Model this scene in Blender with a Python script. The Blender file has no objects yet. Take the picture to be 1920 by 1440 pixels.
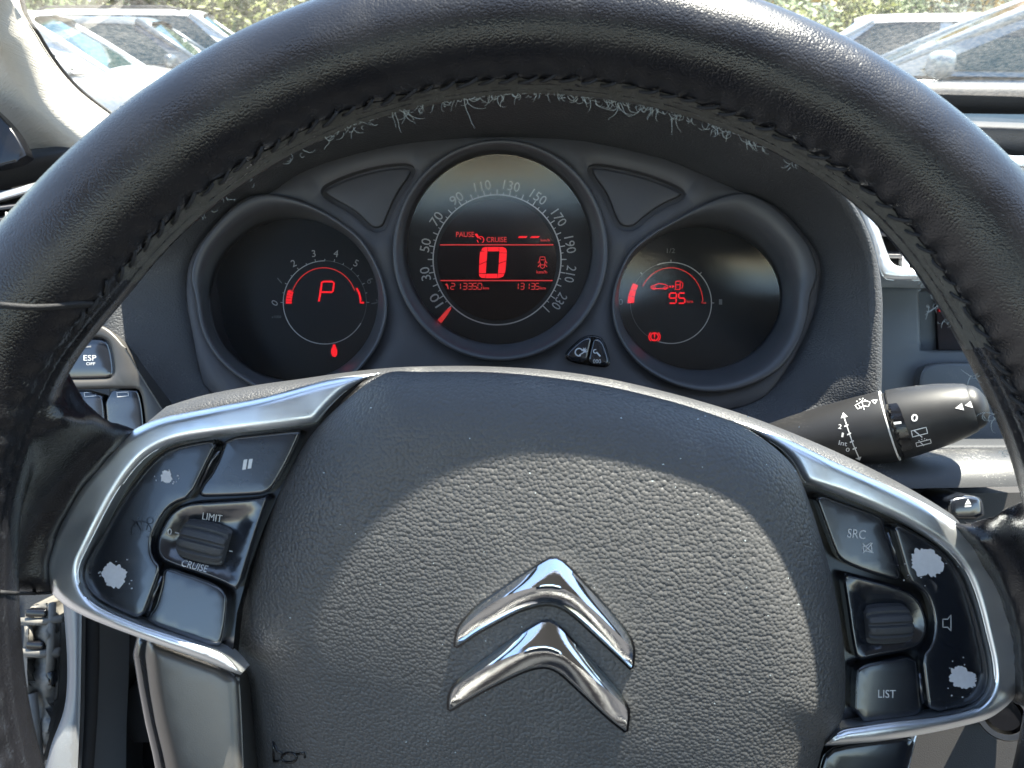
import bpy, bmesh, math, random
import numpy as np
from mathutils import Vector, Matrix, noise
from mathutils.bvhtree import BVHTree
from mathutils.geometry import delaunay_2d_cdt

random.seed(7)
SC = bpy.context.scene
COL = SC.collection
R = math.radians
# ------------------------------------------------------------------ camera
F, D = 1440.0, 0.224            # focal length in photo pixels, camera to wheel plane (m)
PITCH = R(23.9)
CAMZ = 1.20
cam = bpy.data.cameras.new('camera'); camo = bpy.data.objects.new('camera', cam); COL.objects.link(camo)
cam.sensor_width = 36; cam.lens = 36 * F / 1920; cam.clip_start = 0.01; cam.clip_end = 500
cam.dof.use_dof = True; cam.dof.focus_distance = 0.34; cam.dof.aperture_fstop = 26
camo.location = (0, 0, CAMZ); camo.rotation_euler = (R(90) - PITCH, 0, 0)
SC.camera = camo
# frame of the steering wheel: x right, y up along the wheel, z out of the wheel towards the driver
XA = Vector((1, 0, 0)); YA = Vector((0, math.sin(PITCH), math.cos(PITCH))); ZA = Vector((0, -math.cos(PITCH), math.sin(PITCH)))
ORG = Vector((0, 0, CAMZ)) - ZA * D
M = Matrix(((XA.x, YA.x, ZA.x, ORG.x), (XA.y, YA.y, ZA.y, ORG.y), (XA.z, YA.z, ZA.z, ORG.z), (0, 0, 0, 1)))
# ------------------------------------------------------------------ light
SUN_EL, SUN_AZ = 72.3, 60.0      # azimuth to the right of straight ahead
w = bpy.data.worlds.new('World'); SC.world = w; w.use_nodes = True
nt = w.node_tree; bg = nt.nodes['Background']; sk = nt.nodes.new('ShaderNodeTexSky')
sk.sky_type = 'NISHITA'; sk.sun_disc = False; sk.sun_elevation = R(SUN_EL); sk.sun_rotation = R(SUN_AZ)
sk.air_density = 1.2; sk.ozone_density = 2.5; sk.dust_density = 0.25
nt.links.new(sk.outputs[0], bg.inputs[0]); bg.inputs[1].default_value = 0.068
sl = bpy.data.lights.new('sun', 'SUN'); sl.energy = 5.0; sl.angle = R(0.5); sl.color = (1, 0.92, 0.81)
so = bpy.data.objects.new('sun', sl); COL.objects.link(so)
sd = Vector((math.cos(R(SUN_EL)) * math.sin(R(SUN_AZ)), math.cos(R(SUN_EL)) * math.cos(R(SUN_AZ)), math.sin(R(SUN_EL))))
so.rotation_euler = sd.to_track_quat('Z', 'Y').to_euler(); so.location = (3, 5, 8)
SC.view_settings.view_transform = 'Standard'; SC.view_settings.look = 'None'
SC.view_settings.exposure = 3.0; SC.view_settings.gamma = 1; SC.view_settings.use_curve_mapping = False
SC.cycles.max_bounces = 6; SC.cycles.diffuse_bounces = 3; SC.cycles.glossy_bounces = 3; SC.cycles.transparent_max_bounces = 10
# ------------------------------------------------------------------ helpers: space
def P(px, py, z=0.0):
    s = (D - z) / F
    return Vector(((px - 960) * s, (720 - py) * s, z))
def ray(px, py):
    return Vector((0, 0, D)), Vector(((px - 960) / F, (720 - py) / F, -1)).normalized()
def world_at(px, py, dist):
    "point in the place on the line of sight, dist metres ahead on the ground plane"
    d = M.to_3x3() @ ray(px, py)[1]
    return Vector((0, 0, CAMZ)) + d * (dist / d.y)
def cat(pts, n=6, closed=True):
    "Catmull-Rom through the points"
    out = []; L = len(pts)
    rng = range(L) if closed else range(L - 1)
    for i in rng:
        g = (lambda k: Vector(pts[k % L])) if closed else (lambda k: Vector(pts[max(0, min(L - 1, k))]))
        a, b, c, d = g(i - 1), g(i), g(i + 1), g(i + 2)
        for k in range(n):
            t = k / n
            out.append(0.5 * ((2 * b) + (c - a) * t + (2 * a - 5 * b + 4 * c - d) * t * t + (3 * b - a - 3 * c + d) * t ** 3))
    if not closed: out.append(Vector(pts[-1]))
    return out
def chaikin(pts, n=2, closed=True):
    pts = [Vector(p) for p in pts]
    for _ in range(n):
        o = []
        L = len(pts)
        for i in range(L if closed else L - 1):
            a, b = pts[i], pts[(i + 1) % L]
            o += [a * .75 + b * .25, a * .25 + b * .75]
        if not closed: o = [pts[0]] + o + [pts[-1]]
        pts = o
    return pts
def resample(pts, step, closed=True):
    pts = [Vector(p) for p in pts]
    if closed: pts = pts + [pts[0]]
    seg = [(b - a).length for a, b in zip(pts, pts[1:])]
    tot = sum(seg); n = max(3, int(round(tot / step))); out = []
    i = 0; acc = 0
    for k in range(n if closed else n + 1):
        t = tot * k / n
        while i < len(seg) - 1 and acc + seg[i] < t: acc += seg[i]; i += 1
        f = (t - acc) / seg[i] if seg[i] > 0 else 0
        out.append(pts[i].lerp(pts[i + 1], min(1, f)))
    return out
def area2(p):
    return 0.5 * sum(a[0] * b[1] - b[0] * a[1] for a, b in zip(p, p[1:] + p[:1]))
def inside(Q, poly):
    Q = np.asarray(Q, float); x, y = Q[:, 0], Q[:, 1]; r = np.zeros(len(Q), bool)
    pl = np.asarray([(p[0], p[1]) for p in poly]); a = pl; b = np.roll(pl, -1, 0)
    for (x1, y1), (x2, y2) in zip(a, b):
        c = (y1 > y) != (y2 > y)
        if y1 != y2: r ^= c & (x < (x2 - x1) * (y - y1) / (y2 - y1) + x1)
    return r
def edist(Q, polys):
    Q = np.asarray(Q, float); best = np.full(len(Q), 1e9)
    for poly in polys:
        pl = np.asarray([(p[0], p[1]) for p in poly]); a = pl; b = np.roll(pl, -1, 0)
        for p, q in zip(a, b):
            d = q - p; l = d @ d
            if l == 0: continue
            t = np.clip(((Q - p) @ d) / l, 0, 1)
            best = np.minimum(best, np.hypot(*(Q - (p + t[:, None] * d)).T))
    return best
# ------------------------------------------------------------------ helpers: objects
ANCH = {}
GEO = {}
def thing(name, label, catg, anchor, group=None, wheel_frame=True):
    o = bpy.data.objects.new(name, None); COL.objects.link(o); o.empty_display_size = 0.03
    a = Vector(anchor)
    o.matrix_world = (M if wheel_frame else Matrix.Identity(4)) @ Matrix.Translation(a)
    ANCH[o.name] = a
    tag(o, label, catg, group); return o
def tag(o, label=None, catg=None, group=None, kind=None):
    if label: o['label'] = label
    if catg: o['category'] = catg
    if group: o['group'] = group
    if kind: o['kind'] = kind
    return o
def root_anchor(p):
    while p.parent: p = p.parent
    return ANCH.get(p.name, Vector((0, 0, 0)))
def mesh_obj(name, verts, faces, mat, parent=None, smooth=True, frame=True, sharp=None):
    a = root_anchor(parent) if parent else Vector((0, 0, 0))
    me = bpy.data.meshes.new(name)
    me.from_pydata([tuple(Vector(v) - a) for v in verts], [], faces); me.update()
    if smooth: me.polygons.foreach_set('use_smooth', [True] * len(me.polygons))
    if sharp is not None and smooth: me.set_sharp_from_angle(angle=R(sharp))
    o = bpy.data.objects.new(name, me); COL.objects.link(o)
    mats = mat if isinstance(mat, (list, tuple)) else [mat]
    for m in mats: me.materials.append(m)
    if parent: o.parent = parent
    elif frame: o.matrix_world = M
    return o
def bvh_of(verts, faces):
    return BVHTree.FromPolygons([tuple(v) for v in verts], faces)
# plate: outline traced in photo pixels, set at its own depth and given a profile, thickness and walls
def plate(outline, z, prof=None, step=12, wall=0.004, holes=(), rings=(), zf=None, closed=False, edge=None):
    ol = [Vector((p[0], p[1])) for p in outline]
    if area2([tuple(p) for p in ol]) < 0: ol.reverse()
    if edge: ol = resample(ol, edge)
    hs = []
    for h in holes:
        h = [Vector((p[0], p[1])) for p in h]
        if area2([tuple(p) for p in h]) > 0: h.reverse()
        hs.append(resample(h, edge) if edge else h)
    loops = [ol] + hs
    pts = []; edges = []
    for lp in loops:
        b = len(pts); n = len(lp); pts += lp; edges += [(b + i, b + (i + 1) % n) for i in range(n)]
    nb = len(pts); extra = []
    for lp in loops:
        n = len(lp)
        for r in rings:
            for i in range(n):
                t = (lp[(i + 1) % n] - lp[i - 1])
                if t.length == 0: continue
                t.normalize(); nn = Vector((-t.y, t.x)); extra.append((lp[i] + nn * r, r))
    if extra:
        q = np.array([tuple(e[0]) for e in extra]); ed = edist(q, loops); ins = inside(q, ol)
        for h in hs: ins &= ~inside(q, h)
        pts += [e[0] for e, d_, k in zip(extra, ed, ins) if k and d_ > e[1] * 0.94]
    xs = [p.x for p in ol]; ys = [p.y for p in ol]
    gx = np.arange(min(xs), max(xs), step); gy = np.arange(min(ys), max(ys), step * 0.87)
    q = np.array([(x + (step / 2 if j % 2 else 0), y) for j, y in enumerate(gy) for x in gx]) if len(gx) and len(gy) else np.zeros((0, 2))
    if len(q):
        ins = inside(q, ol)
        for h in hs: ins &= ~inside(q, h)
        q = q[ins]
    if len(q):
        q = q[edist(q, loops) > max(step * 0.6, (max(rings) + step * .5) if rings else 0)]
        pts += [Vector(p) for p in q]
    vs, es, fs, *_ = delaunay_2d_cdt([Vector((p.x, p.y)) for p in pts], edges, [], 0, 1e-4)
    va = np.array([tuple(v) for v in vs])
    cen = np.array([va[list(f)].mean(0) for f in fs]); ok = inside(cen, ol)
    for h in hs: ok &= ~inside(cen, h)
    ed = edist(va, loops)
    zz = np.array([z + (prof(d_) if prof else 0) + (zf(x, y) if zf else 0) for (x, y), d_ in zip(va, ed)])
    V = [P(x, y, k) for (x, y), k in zip(va, zz)]
    Fc = []
    for f, k in zip(fs, ok):
        if k:
            a, b, c = [V[i] for i in f[:3]]
            Fc.append(tuple(f) if (b - a).cross(c - a).z > 0 else tuple(reversed(f)))
    for lp in loops:
        b = len(V); n = len(lp)
        zt = [z + (prof(0) if prof else 0) + (zf(p.x, p.y) if zf else 0) for p in lp]
        top = [P(p.x, p.y, k) for p, k in zip(lp, zt)]
        V += top + [Vector((t.x, t.y, t.z - wall)) for t in top]
        for i in range(n):
            j = (i + 1) % n
            f = (b + i, b + n + i, b + n + j, b + j)
            Fc.append(f)
    if closed:
        b = len(V); m = {}
        top_n = len(vs)
        V += [Vector((v.x, v.y, v.z - wall)) for v in V[:top_n]]
        Fc += [tuple(b + i for i in reversed(f)) for f in Fc if max(f) < top_n]
    return V, Fc
def rnd(w_, h):
    return lambda d: h * math.sqrt(max(0, 1 - (1 - min(d / w_, 1)) ** 2))
def rings_for(w_): return (w_ * .06, w_ * .2, w_ * .42, w_ * .7, w_)
def lathe(axis_pts, n=32, caps=True, shape=None):
    "axis_pts: list of (Vector, radius). The surface of revolution along them"
    V = []; Fc = []
    ax = (axis_pts[-1][0] - axis_pts[0][0]).normalized()
    u = ax.orthogonal().normalized(); v = ax.cross(u)
    for p, r in axis_pts:
        for i in range(n):
            t = 2 * math.pi * i / n; k = r * (shape(t, r) if shape else 1)
            V.append(p + u * math.cos(t) * k + v * math.sin(t) * k)
    for j in range(len(axis_pts) - 1):
        for i in range(n):
            a, b = j * n + i, j * n + (i + 1) % n
            Fc.append((a, b, b + n, a + n))
    if caps:
        Fc.append(tuple(reversed(range(n)))); b = (len(axis_pts) - 1) * n; Fc.append(tuple(range(b, b + n)))
    return V, Fc
def tube(path, r, n=6, taper=None):
    V = []; Fc = []; L = len(path)
    for j, p in enumerate(path):
        t = (path[min(L - 1, j + 1)] - path[max(0, j - 1)]).normalized()
        u = t.cross(Vector((.21, .37, .9))).normalized(); w_ = t.cross(u)
        k = r * (taper(j / (L - 1)) if taper else 1)
        for i in range(n):
            a = 2 * math.pi * i / n; V.append(p + (u * math.cos(a) + w_ * math.sin(a)) * k)
    for j in range(L - 1):
        for i in range(n):
            a, b = j * n + i, j * n + (i + 1) % n; Fc.append((a, b, b + n, a + n))
    Fc.append(tuple(reversed(range(n)))); b = (L - 1) * n; Fc.append(tuple(range(b, b + n)))
    return V, Fc
def loft(loops, closed=True):
    V = []; Fc = []; n = len(loops[0])
    for l in loops: V += l
    for j in range(len(loops) - 1):
        for i in range(n if closed else n - 1):
            a, b = j * n + i, j * n + (i + 1) % n; Fc.append((a, b, b + n, a + n))
    return V, Fc
def merge(*parts):
    V = []; Fc = []
    for v, f in parts:
        b = len(V); V += list(v); Fc += [tuple(b + i for i in q) for q in f]
    return V, Fc
def box(c, s, rot=None, bev=0):
    bm = bmesh.new(); bmesh.ops.create_cube(bm, size=1)
    for v in bm.verts: v.co = Vector((v.co.x * s[0], v.co.y * s[1], v.co.z * s[2]))
    if bev: bmesh.ops.bevel(bm, geom=bm.edges[:], offset=bev, segments=2, profile=.5, affect='EDGES')
    mt = Matrix.Translation(Vector(c)) @ (rot.to_4x4() if rot else Matrix.Identity(4))
    bm.transform(mt); bm.verts.ensure_lookup_table()
    for i, v in enumerate(bm.verts): v.index = i
    r = [v.co.copy() for v in bm.verts], [tuple(v.index for v in f.verts) for f in bm.faces]
    bm.free(); return r
# ------------------------------------------------------------------ helpers: print and strokes in photo pixels
_TXT = {}
def text2(body, cx, cy, h, rot=0, wide=None, bold=0.0, shear=0):
    key = (body, bold)
    if key not in _TXT:
        cu = bpy.data.curves.new('t', 'FONT'); cu.body = body; cu.size = 1; cu.resolution_u = 3; cu.offset = bold
        o = bpy.data.objects.new('t', cu); COL.objects.link(o)
        dg = bpy.context.evaluated_depsgraph_get(); me = bpy.data.meshes.new_from_object(o.evaluated_get(dg))
        _TXT[key] = ([(v.co.x, v.co.y) for v in me.vertices], [tuple(p.vertices) for p in me.polygons])
        bpy.data.objects.remove(o); bpy.data.curves.remove(cu); bpy.data.meshes.remove(me)
    vs, fs = _TXT[key]
    x0 = min(v[0] for v in vs); x1 = max(v[0] for v in vs); y0 = min(v[1] for v in vs); y1 = max(v[1] for v in vs)
    ky = h / (y1 - y0); kx = wide / (x1 - x0) if wide else ky
    c, s = math.cos(R(rot)), math.sin(R(rot)); out = []
    for x, y in vs:
        a = (x - (x0 + x1) / 2) * kx; b = (y - (y0 + y1) / 2) * ky; a += b * shear
        out.append((cx + a * c + b * s, cy + a * s - b * c))     # rot clockwise in the picture
    return out, [tuple(f) for f in fs]
def stroke2(pts, wd, closed=False):
    pts = [Vector(p) for p in pts]; q_ = []
    for i in range(len(pts)):
        q_.append(pts[i])
        if i < len(pts) - 1 or closed:
            b = pts[(i + 1) % len(pts)]; m_ = int((b - pts[i]).length // 7)
            q_ += [pts[i].lerp(b, k / (m_ + 1)) for k in range(1, m_ + 1)]
    pts = q_; L = len(pts); V = []; Fc = []
    for i, p in enumerate(pts):
        a = pts[i - 1] if (i or closed) else p; b = pts[(i + 1) % L] if (i < L - 1 or closed) else p
        t = (b - a); t = t.normalized() if t.length else Vector((1, 0)); n = Vector((-t.y, t.x)) * wd / 2
        V += [tuple(p + n), tuple(p - n)]
    for i in range(L if closed else L - 1):
        j = (i + 1) % L; Fc.append((2 * i, 2 * i + 1, 2 * j + 1, 2 * j))
    return V, Fc
def poly2(pts): return [tuple(p) for p in pts], [tuple(range(len(pts)))]
def arc2(cx, cy, r, a0, a1, n=24, ry=None):
    ry = ry or r
    return [(cx + r * math.cos(R(a0 + (a1 - a0) * i / n)), cy - ry * math.sin(R(a0 + (a1 - a0) * i / n))) for i in range(n + 1)]
def patch2(pts, step=5):
    ol = resample([Vector(p) for p in pts], step); n = len(ol)
    xs = [p.x for p in ol]; ys = [p.y for p in ol]
    q = np.array([(x, y) for x in np.arange(min(xs), max(xs), step) for y in np.arange(min(ys), max(ys), step)])
    q = q[inside(q, ol)]; q = q[edist(q, [ol]) > step * .5]
    vs, es, fs, *_ = delaunay_2d_cdt(ol + [Vector(p) for p in q], [(i, (i + 1) % n) for i in range(n)], [], 0, 1e-4)
    va = np.array([tuple(v) for v in vs]); ok = inside(np.array([va[list(f)].mean(0) for f in fs]), ol)
    return [tuple(v) for v in vs], [tuple(f) for f, k in zip(fs, ok) if k]
def rot2(g, cx, cy, deg):
    c, s = math.cos(R(deg)), math.sin(R(deg))
    return [(cx + (x - cx) * c - (y - cy) * s, cy + (x - cx) * s + (y - cy) * c) for x, y in g[0]], g[1]
def put(name, shapes, mat, parent, bvh=None, z=None, off=0.00012):
    "print laid on a surface: found by bvh, or a flat one at depth z"
    V2, F2 = merge(*shapes); V = []
    for x, y in V2:
        p = None
        if bvh:
            o, d = ray(x, y); h = bvh.ray_cast(o, d)
            if h[0]: p = h[0] - d * off * 1.6
        if p is None: p = P(x, y, z if z is not None else -0.03)
        V.append(p)
    Fc = []
    for f in F2:
        a, b, c = V[f[0]], V[f[1]], V[f[2]]
        n = Vector((0, 0, 0))
        for i in range(len(f)):
            p, q = V[f[i]], V[f[(i + 1) % len(f)]]; n += Vector(((p.y - q.y) * (p.z + q.z), (p.z - q.z) * (p.x + q.x), (p.x - q.x) * (p.y + q.y)))
        Fc.append(tuple(f) if n.z > 0 else tuple(reversed(f)))
    return mesh_obj(name, V, Fc, mat, parent, smooth=False)
def blob2(cx, cy, rx, ry, seed, rough=.3, n=110):
    rs = random.Random(seed); out = []
    ph = [rs.uniform(0, 6.28) for _ in range(34)]
    for i in range(n):
        t = 2 * math.pi * i / n; k = 1
        for h in range(2, 32): k += rough * .5 / h * math.sin(h * t + ph[h]) * (1.5 if h > 5 else 1)
        out.append((cx + rx * k * math.cos(t), cy + ry * k * math.sin(t)))
    return poly2(out)
# ------------------------------------------------------------------ materials
def mat(name, col, rough=.5, metal=0., bumps=(), coat=0., spec=.5, emit=None, estr=1., vary=.12, vscale=60., dust=0., rvar=.0, sheen=0., aniso=0.):
    m = bpy.data.materials.new(name); m.use_nodes = True; n = m.node_tree.nodes; l = m.node_tree.links
    b = n['Principled BSDF']; c4 = (*col, 1)
    b.inputs['Base Color'].default_value = c4; b.inputs['Roughness'].default_value = rough; b.inputs['Metallic'].default_value = metal
    b.inputs['Specular IOR Level'].default_value = spec; b.inputs['Coat Weight'].default_value = coat; b.inputs['Coat Roughness'].default_value = .08
    if emit:
        b.inputs['Emission Color'].default_value = (*emit, 1); b.inputs['Emission Strength'].default_value = estr
    tc = n.new('ShaderNodeTexCoord')
    colsock = None
    if vary:
        nz = n.new('ShaderNodeTexNoise'); nz.inputs['Scale'].default_value = vscale; nz.inputs['Detail'].default_value = 5
        l.new(tc.outputs['Object'], nz.inputs['Vector'])
        mx = n.new('ShaderNodeMix'); mx.data_type = 'RGBA'
        mx.inputs[6].default_value = (*[max(0, x * (1 - vary)) for x in col], 1); mx.inputs[7].default_value = (*[min(1, x * (1 + vary)) for x in col], 1)
        l.new(nz.outputs['Fac'], mx.inputs[0]); colsock = mx.outputs[2]
    if dust:
        vz = n.new('ShaderNodeTexNoise'); vz.inputs['Scale'].default_value = 1500; vz.inputs['Detail'].default_value = 2
        v2 = n.new('ShaderNodeTexNoise'); v2.inputs['Scale'].default_value = 45
        l.new(tc.outputs['Object'], vz.inputs['Vector']); l.new(tc.outputs['Object'], v2.inputs['Vector'])
        mu = n.new('ShaderNodeMath'); mu.operation = 'MULTIPLY'; l.new(vz.outputs['Fac'], mu.inputs[0]); l.new(v2.outputs['Fac'], mu.inputs[1])
        mr = n.new('ShaderNodeMapRange'); mr.inputs[1].default_value = .33; mr.inputs[2].default_value = .48; mr.inputs[4].default_value = dust
        l.new(mu.outputs[0], mr.inputs[0])
        m2 = n.new('ShaderNodeMix'); m2.data_type = 'RGBA'; m2.inputs[7].default_value = (.4, .39, .36, 1)
        l.new(mr.outputs[0], m2.inputs[0])
        if colsock: l.new(colsock, m2.inputs[6])
        else: m2.inputs[6].default_value = c4
        colsock = m2.outputs[2]
    if colsock: l.new(colsock, b.inputs['Base Color'])
    if rvar:
        nz = n.new('ShaderNodeTexNoise'); nz.inputs['Scale'].default_value = vscale * .6; nz.inputs['Detail'].default_value = 4
        l.new(tc.outputs['Object'], nz.inputs['Vector'])
        mr = n.new('ShaderNodeMapRange'); mr.inputs[1].default_value = .3; mr.inputs[2].default_value = .7
        mr.inputs[3].default_value = max(0, rough - rvar); mr.inputs[4].default_value = rough + rvar
        l.new(nz.outputs['Fac'], mr.inputs[0]); l.new(mr.outputs[0], b.inputs['Roughness'])
    prev = None
    for kind, scale, dist, stren in bumps:
        if kind == 'pebble':
            t = n.new('ShaderNodeTexVoronoi'); t.feature = 'F1'; t.inputs['Scale'].default_value = scale; t.inputs['Randomness'].default_value = .9
            l.new(tc.outputs['Object'], t.inputs['Vector'])
            pw = n.new('ShaderNodeMath'); pw.operation = 'POWER'; pw.inputs[1].default_value = 1.8; l.new(t.outputs['Distance'], pw.inputs[0])
            src = pw.outputs[0]; inv = True
        elif kind == 'brush':
            mp = n.new('ShaderNodeMapping'); mp.inputs['Scale'].default_value = (1, 14, 1); l.new(tc.outputs['Object'], mp.inputs[0])
            t = n.new('ShaderNodeTexNoise'); t.inputs['Scale'].default_value = scale; t.inputs['Detail'].default_value = 3
            l.new(mp.outputs[0], t.inputs['Vector']); src = t.outputs['Fac']; inv = False
        else:
            t = n.new('ShaderNodeTexNoise'); t.inputs['Scale'].default_value = scale; t.inputs['Detail'].default_value = 3
            l.new(tc.outputs['Object'], t.inputs['Vector']); src = t.outputs['Fac']; inv = False
        bu = n.new('ShaderNodeBump'); bu.inputs['Strength'].default_value = stren; bu.inputs['Distance'].default_value = dist; bu.invert = inv
        l.new(src, bu.inputs['Height'])
        if prev: l.new(prev, bu.inputs['Normal'])
        prev = bu.outputs[0]
    if prev: l.new(prev, b.inputs['Normal'])
    return m
def glass_mat(name, tint, ior=1.5, dust=0.0, gloss_rough=.02, refl=1.0):
    "a thin pane: see-through with mirror reflection by angle, a little dirt on it"
    m = bpy.data.materials.new(name); m.use_nodes = True; n = m.node_tree.nodes; l = m.node_tree.links
    for x in list(n):
        if x.type != 'OUTPUT_MATERIAL': n.remove(x)
    out = n['Material Output']
    tr = n.new('ShaderNodeBsdfTransparent'); tr.inputs[0].default_value = (*tint, 1)
    gl = n.new('ShaderNodeBsdfGlossy'); gl.inputs['Roughness'].default_value = gloss_rough; gl.inputs[0].default_value = (refl, refl, refl, 1)
    if gloss_rough > .05:
        t0 = n.new('ShaderNodeTexCoord'); z0 = n.new('ShaderNodeTexNoise'); z0.inputs['Scale'].default_value = 1100; z0.inputs['Detail'].default_value = 4
        b0 = n.new('ShaderNodeBump'); b0.inputs['Strength'].default_value = .5; b0.inputs['Distance'].default_value = .00008
        l.new(t0.outputs['Object'], z0.inputs['Vector']); l.new(z0.outputs['Fac'], b0.inputs['Height']); l.new(b0.outputs[0], gl.inputs['Normal'])
    fr = n.new('ShaderNodeFresnel'); fr.inputs[0].default_value = ior
    mx = n.new('ShaderNodeMixShader'); l.new(fr.outputs[0], mx.inputs[0]); l.new(tr.outputs[0], mx.inputs[1]); l.new(gl.outputs[0], mx.inputs[2])
    last = mx.outputs[0]
    if dust:
        tc = n.new('ShaderNodeTexCoord')
        a = n.new('ShaderNodeTexNoise'); a.inputs['Scale'].default_value = 260; a.inputs['Detail'].default_value = 6
        b = n.new('ShaderNodeTexNoise'); b.inputs['Scale'].default_value = 9; b.inputs['Detail'].default_value = 3
        l.new(tc.outputs['Object'], a.inputs['Vector']); l.new(tc.outputs['Object'], b.inputs['Vector'])
        mu = n.new('ShaderNodeMath'); mu.operation = 'MULTIPLY'; l.new(a.outputs['Fac'], mu.inputs[0]); l.new(b.outputs['Fac'], mu.inputs[1])
        mr = n.new('ShaderNodeMapRange'); mr.inputs[1].default_value = .12; mr.inputs[2].default_value = .5; mr.inputs[4].default_value = dust
        l.new(mu.outputs[0], mr.inputs[0])
        df = n.new('ShaderNodeBsdfDiffuse'); df.inputs[0].default_value = (.55, .53, .48, 1)
        tl = n.new('ShaderNodeBsdfTranslucent'); tl.inputs[0].default_value = (.55, .53, .48, 1)
        ad = n.new('ShaderNodeMixShader'); ad.inputs[0].default_value = .5; l.new(df.outputs[0], ad.inputs[1]); l.new(tl.outputs[0], ad.inputs[2])
        m2 = n.new('ShaderNodeMixShader'); l.new(mr.outputs[0], m2.inputs[0]); l.new(last, m2.inputs[1]); l.new(ad.outputs[0], m2.inputs[2]); last = m2.outputs[0]
    l.new(last, out.inputs[0]); return m
MT = {}
MT['leather'] = mat('black_leather', (.008, .008, .0098), .27, bumps=(('pebble', 1650, .00017, .5),), vary=.25, vscale=90, rvar=.07, spec=.55)
MT['leather_worn'] = mat('worn_leather', (.055, .055, .05), .62, bumps=(('noise', 1500, .0006, .7), ('noise', 300, .001, .4)), vary=.4, vscale=220)
MT['airbag'] = mat('grained_cover_plastic', (.062, .061, .061), .46, bumps=(('pebble', 860, .00038, 1.0),), vary=.1, dust=.15)
MT['hub'] = mat('fine_grain_plastic', (.030, .031, .034), .52, bumps=(('pebble', 1300, .00025, .8),), vary=.15, dust=.25)
MT['silver'] = mat('satin_silver', (.84, .86, .88), .38, .92, bumps=(('brush', 260, .0002, .06),), vary=.05, vscale=140, rvar=.09)
MT['silver_dk'] = mat('satin_grey', (.17, .16, .15), .40, .8, bumps=(('noise', 2500, .0002, .2),), vary=.08)
MT['switchframe'] = mat('warm_grey_plastic', (.050, .047, .044), .42, .1, bumps=(('noise', 2500, .0002, .2),), vary=.08)
MT['chrome'] = mat('chrome', (.86, .87, .88), .05, 1., bumps=(('noise', 40, .001, .04), ('brush', 420, .0001, .08)), vary=.06, vscale=300, rvar=.04)
MT['button'] = mat('satin_black_button', (.010, .012, .017), .24, vary=.2, rvar=.05, bumps=(('noise', 2200, .0001, .10),), spec=1.0, coat=.35)
MT['groove'] = mat('gloss_black', (.004, .004, .005), .22, vary=0)
MT['rubber'] = mat('black_rubber', (.018, .018, .02), .6, bumps=(('noise', 900, .0004, .4),))
MT['stalk'] = mat('stalk_plastic', (.012, .012, .013), .45, bumps=(('noise', 3000, .00012, .3),), vary=.2, spec=.4, dust=.05)
MT['shroud'] = mat('shroud_plastic', (.030, .030, .030), .42, bumps=(('noise', 2600, .0002, .4),), vary=.15, dust=.5)
MT['wheelgrip'] = mat('rubbery_scroll', (.045, .046, .05), .5, bumps=(('noise', 2600, .0004, .7),), vary=.3, dust=.2)
MT['dash'] = mat('dash_grain', (.040, .041, .044), .55, bumps=(('pebble', 1000, .0003, .8),), vary=.15, dust=.12)
MT['dash_soft'] = mat('dash_soft', (.022, .024, .028), .68, bumps=(('pebble', 800, .0003, .7),), vary=.15, dust=.04)
MT['panel'] = mat('cluster_plastic', (.060, .058, .062), .52, bumps=(('noise', 2500, .0002, .3),), vary=.08)
MT['bezel'] = mat('bezel_plastic', (.060, .061, .066), .42, bumps=(('noise', 2500, .0002, .25),), vary=.08)
MT['face'] = mat('dial_face', (.004, .004, .005), .45, vary=0)
MT['ring'] = mat('dial_ring', (.62, .60, .57), .35, .6, vary=0)
MT['dialprint'] = mat('dial_print', (.55, .54, .52), .6, vary=0)
MT['dimprint'] = mat('dim_print', (.20, .20, .20), .6, vary=0)
MT['white'] = mat('white_print', (.58, .58, .58), .5, vary=.05)
MT['worn'] = mat('worn_print_patch', (.60, .60, .63), .55, vary=.12, vscale=700)
MT['red'] = mat('lcd_red', (.08, .0, .0), .5, emit=(1, .012, .02), estr=.13, vary=0)
MT['red_dim'] = mat('lcd_red_soft', (.08, .0, .0), .5, emit=(1, .05, .05), estr=.065, vary=0)
MT['stack'] = mat('console_plastic', (.06, .07, .08), .45, bumps=(('noise', 2500, .0002, .3),), vary=.06, dust=.06)
MT['screen'] = mat('screen_dark', (.012, .006, .007), .2, vary=0)
MT['beige'] = mat('beige_pillar_cloth', (.42, .39, .34), .8, bumps=(('brush', 90, .001, .5), ('noise', 1800, .0004, .5)), vary=.08)
MT['stitch'] = mat('black_thread', (.010, .010, .012), .75, bumps=(('noise', 3000, .0004, .6),))
MT['lint'] = mat('pale_lint', (.42, .47, .48), .8, vary=.2, vscale=900)
MT['bodysilver'] = mat('silver_body_paint', (.20, .205, .215), .35, .3, vary=.06, dust=.2)
MT['dirtywhite'] = mat('dirty_white_plastic', (.13, .12, .105), .6, bumps=(('noise', 400, .001, .3),), vary=.5, vscale=70)
MT['fabric'] = mat('dark_ribbed_fabric', (.012, .013, .015), .85, bumps=(('pebble', 260, .002, .8),), vary=.4)
MT['footwell'] = mat('footwell_plastic', (.030, .028, .028), .6, bumps=(('noise', 1800, .0004, .3),))
MT['steelring'] = mat('lock_steel', (.22, .22, .22), .3, 1., vary=.1)
MT['windscreen'] = glass_mat('windscreen_glass', (.84, .88, .86), dust=.15)
MT['lens'] = glass_mat('gauge_lens', (.95, .95, .95), dust=.008, gloss_rough=.09)
MT['lining'] = mat('roof_cloth', (.26, .25, .23), .9, vary=.05)
MT['carpet'] = mat('carpet', (.03, .03, .032), .95, vary=.3)
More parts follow.
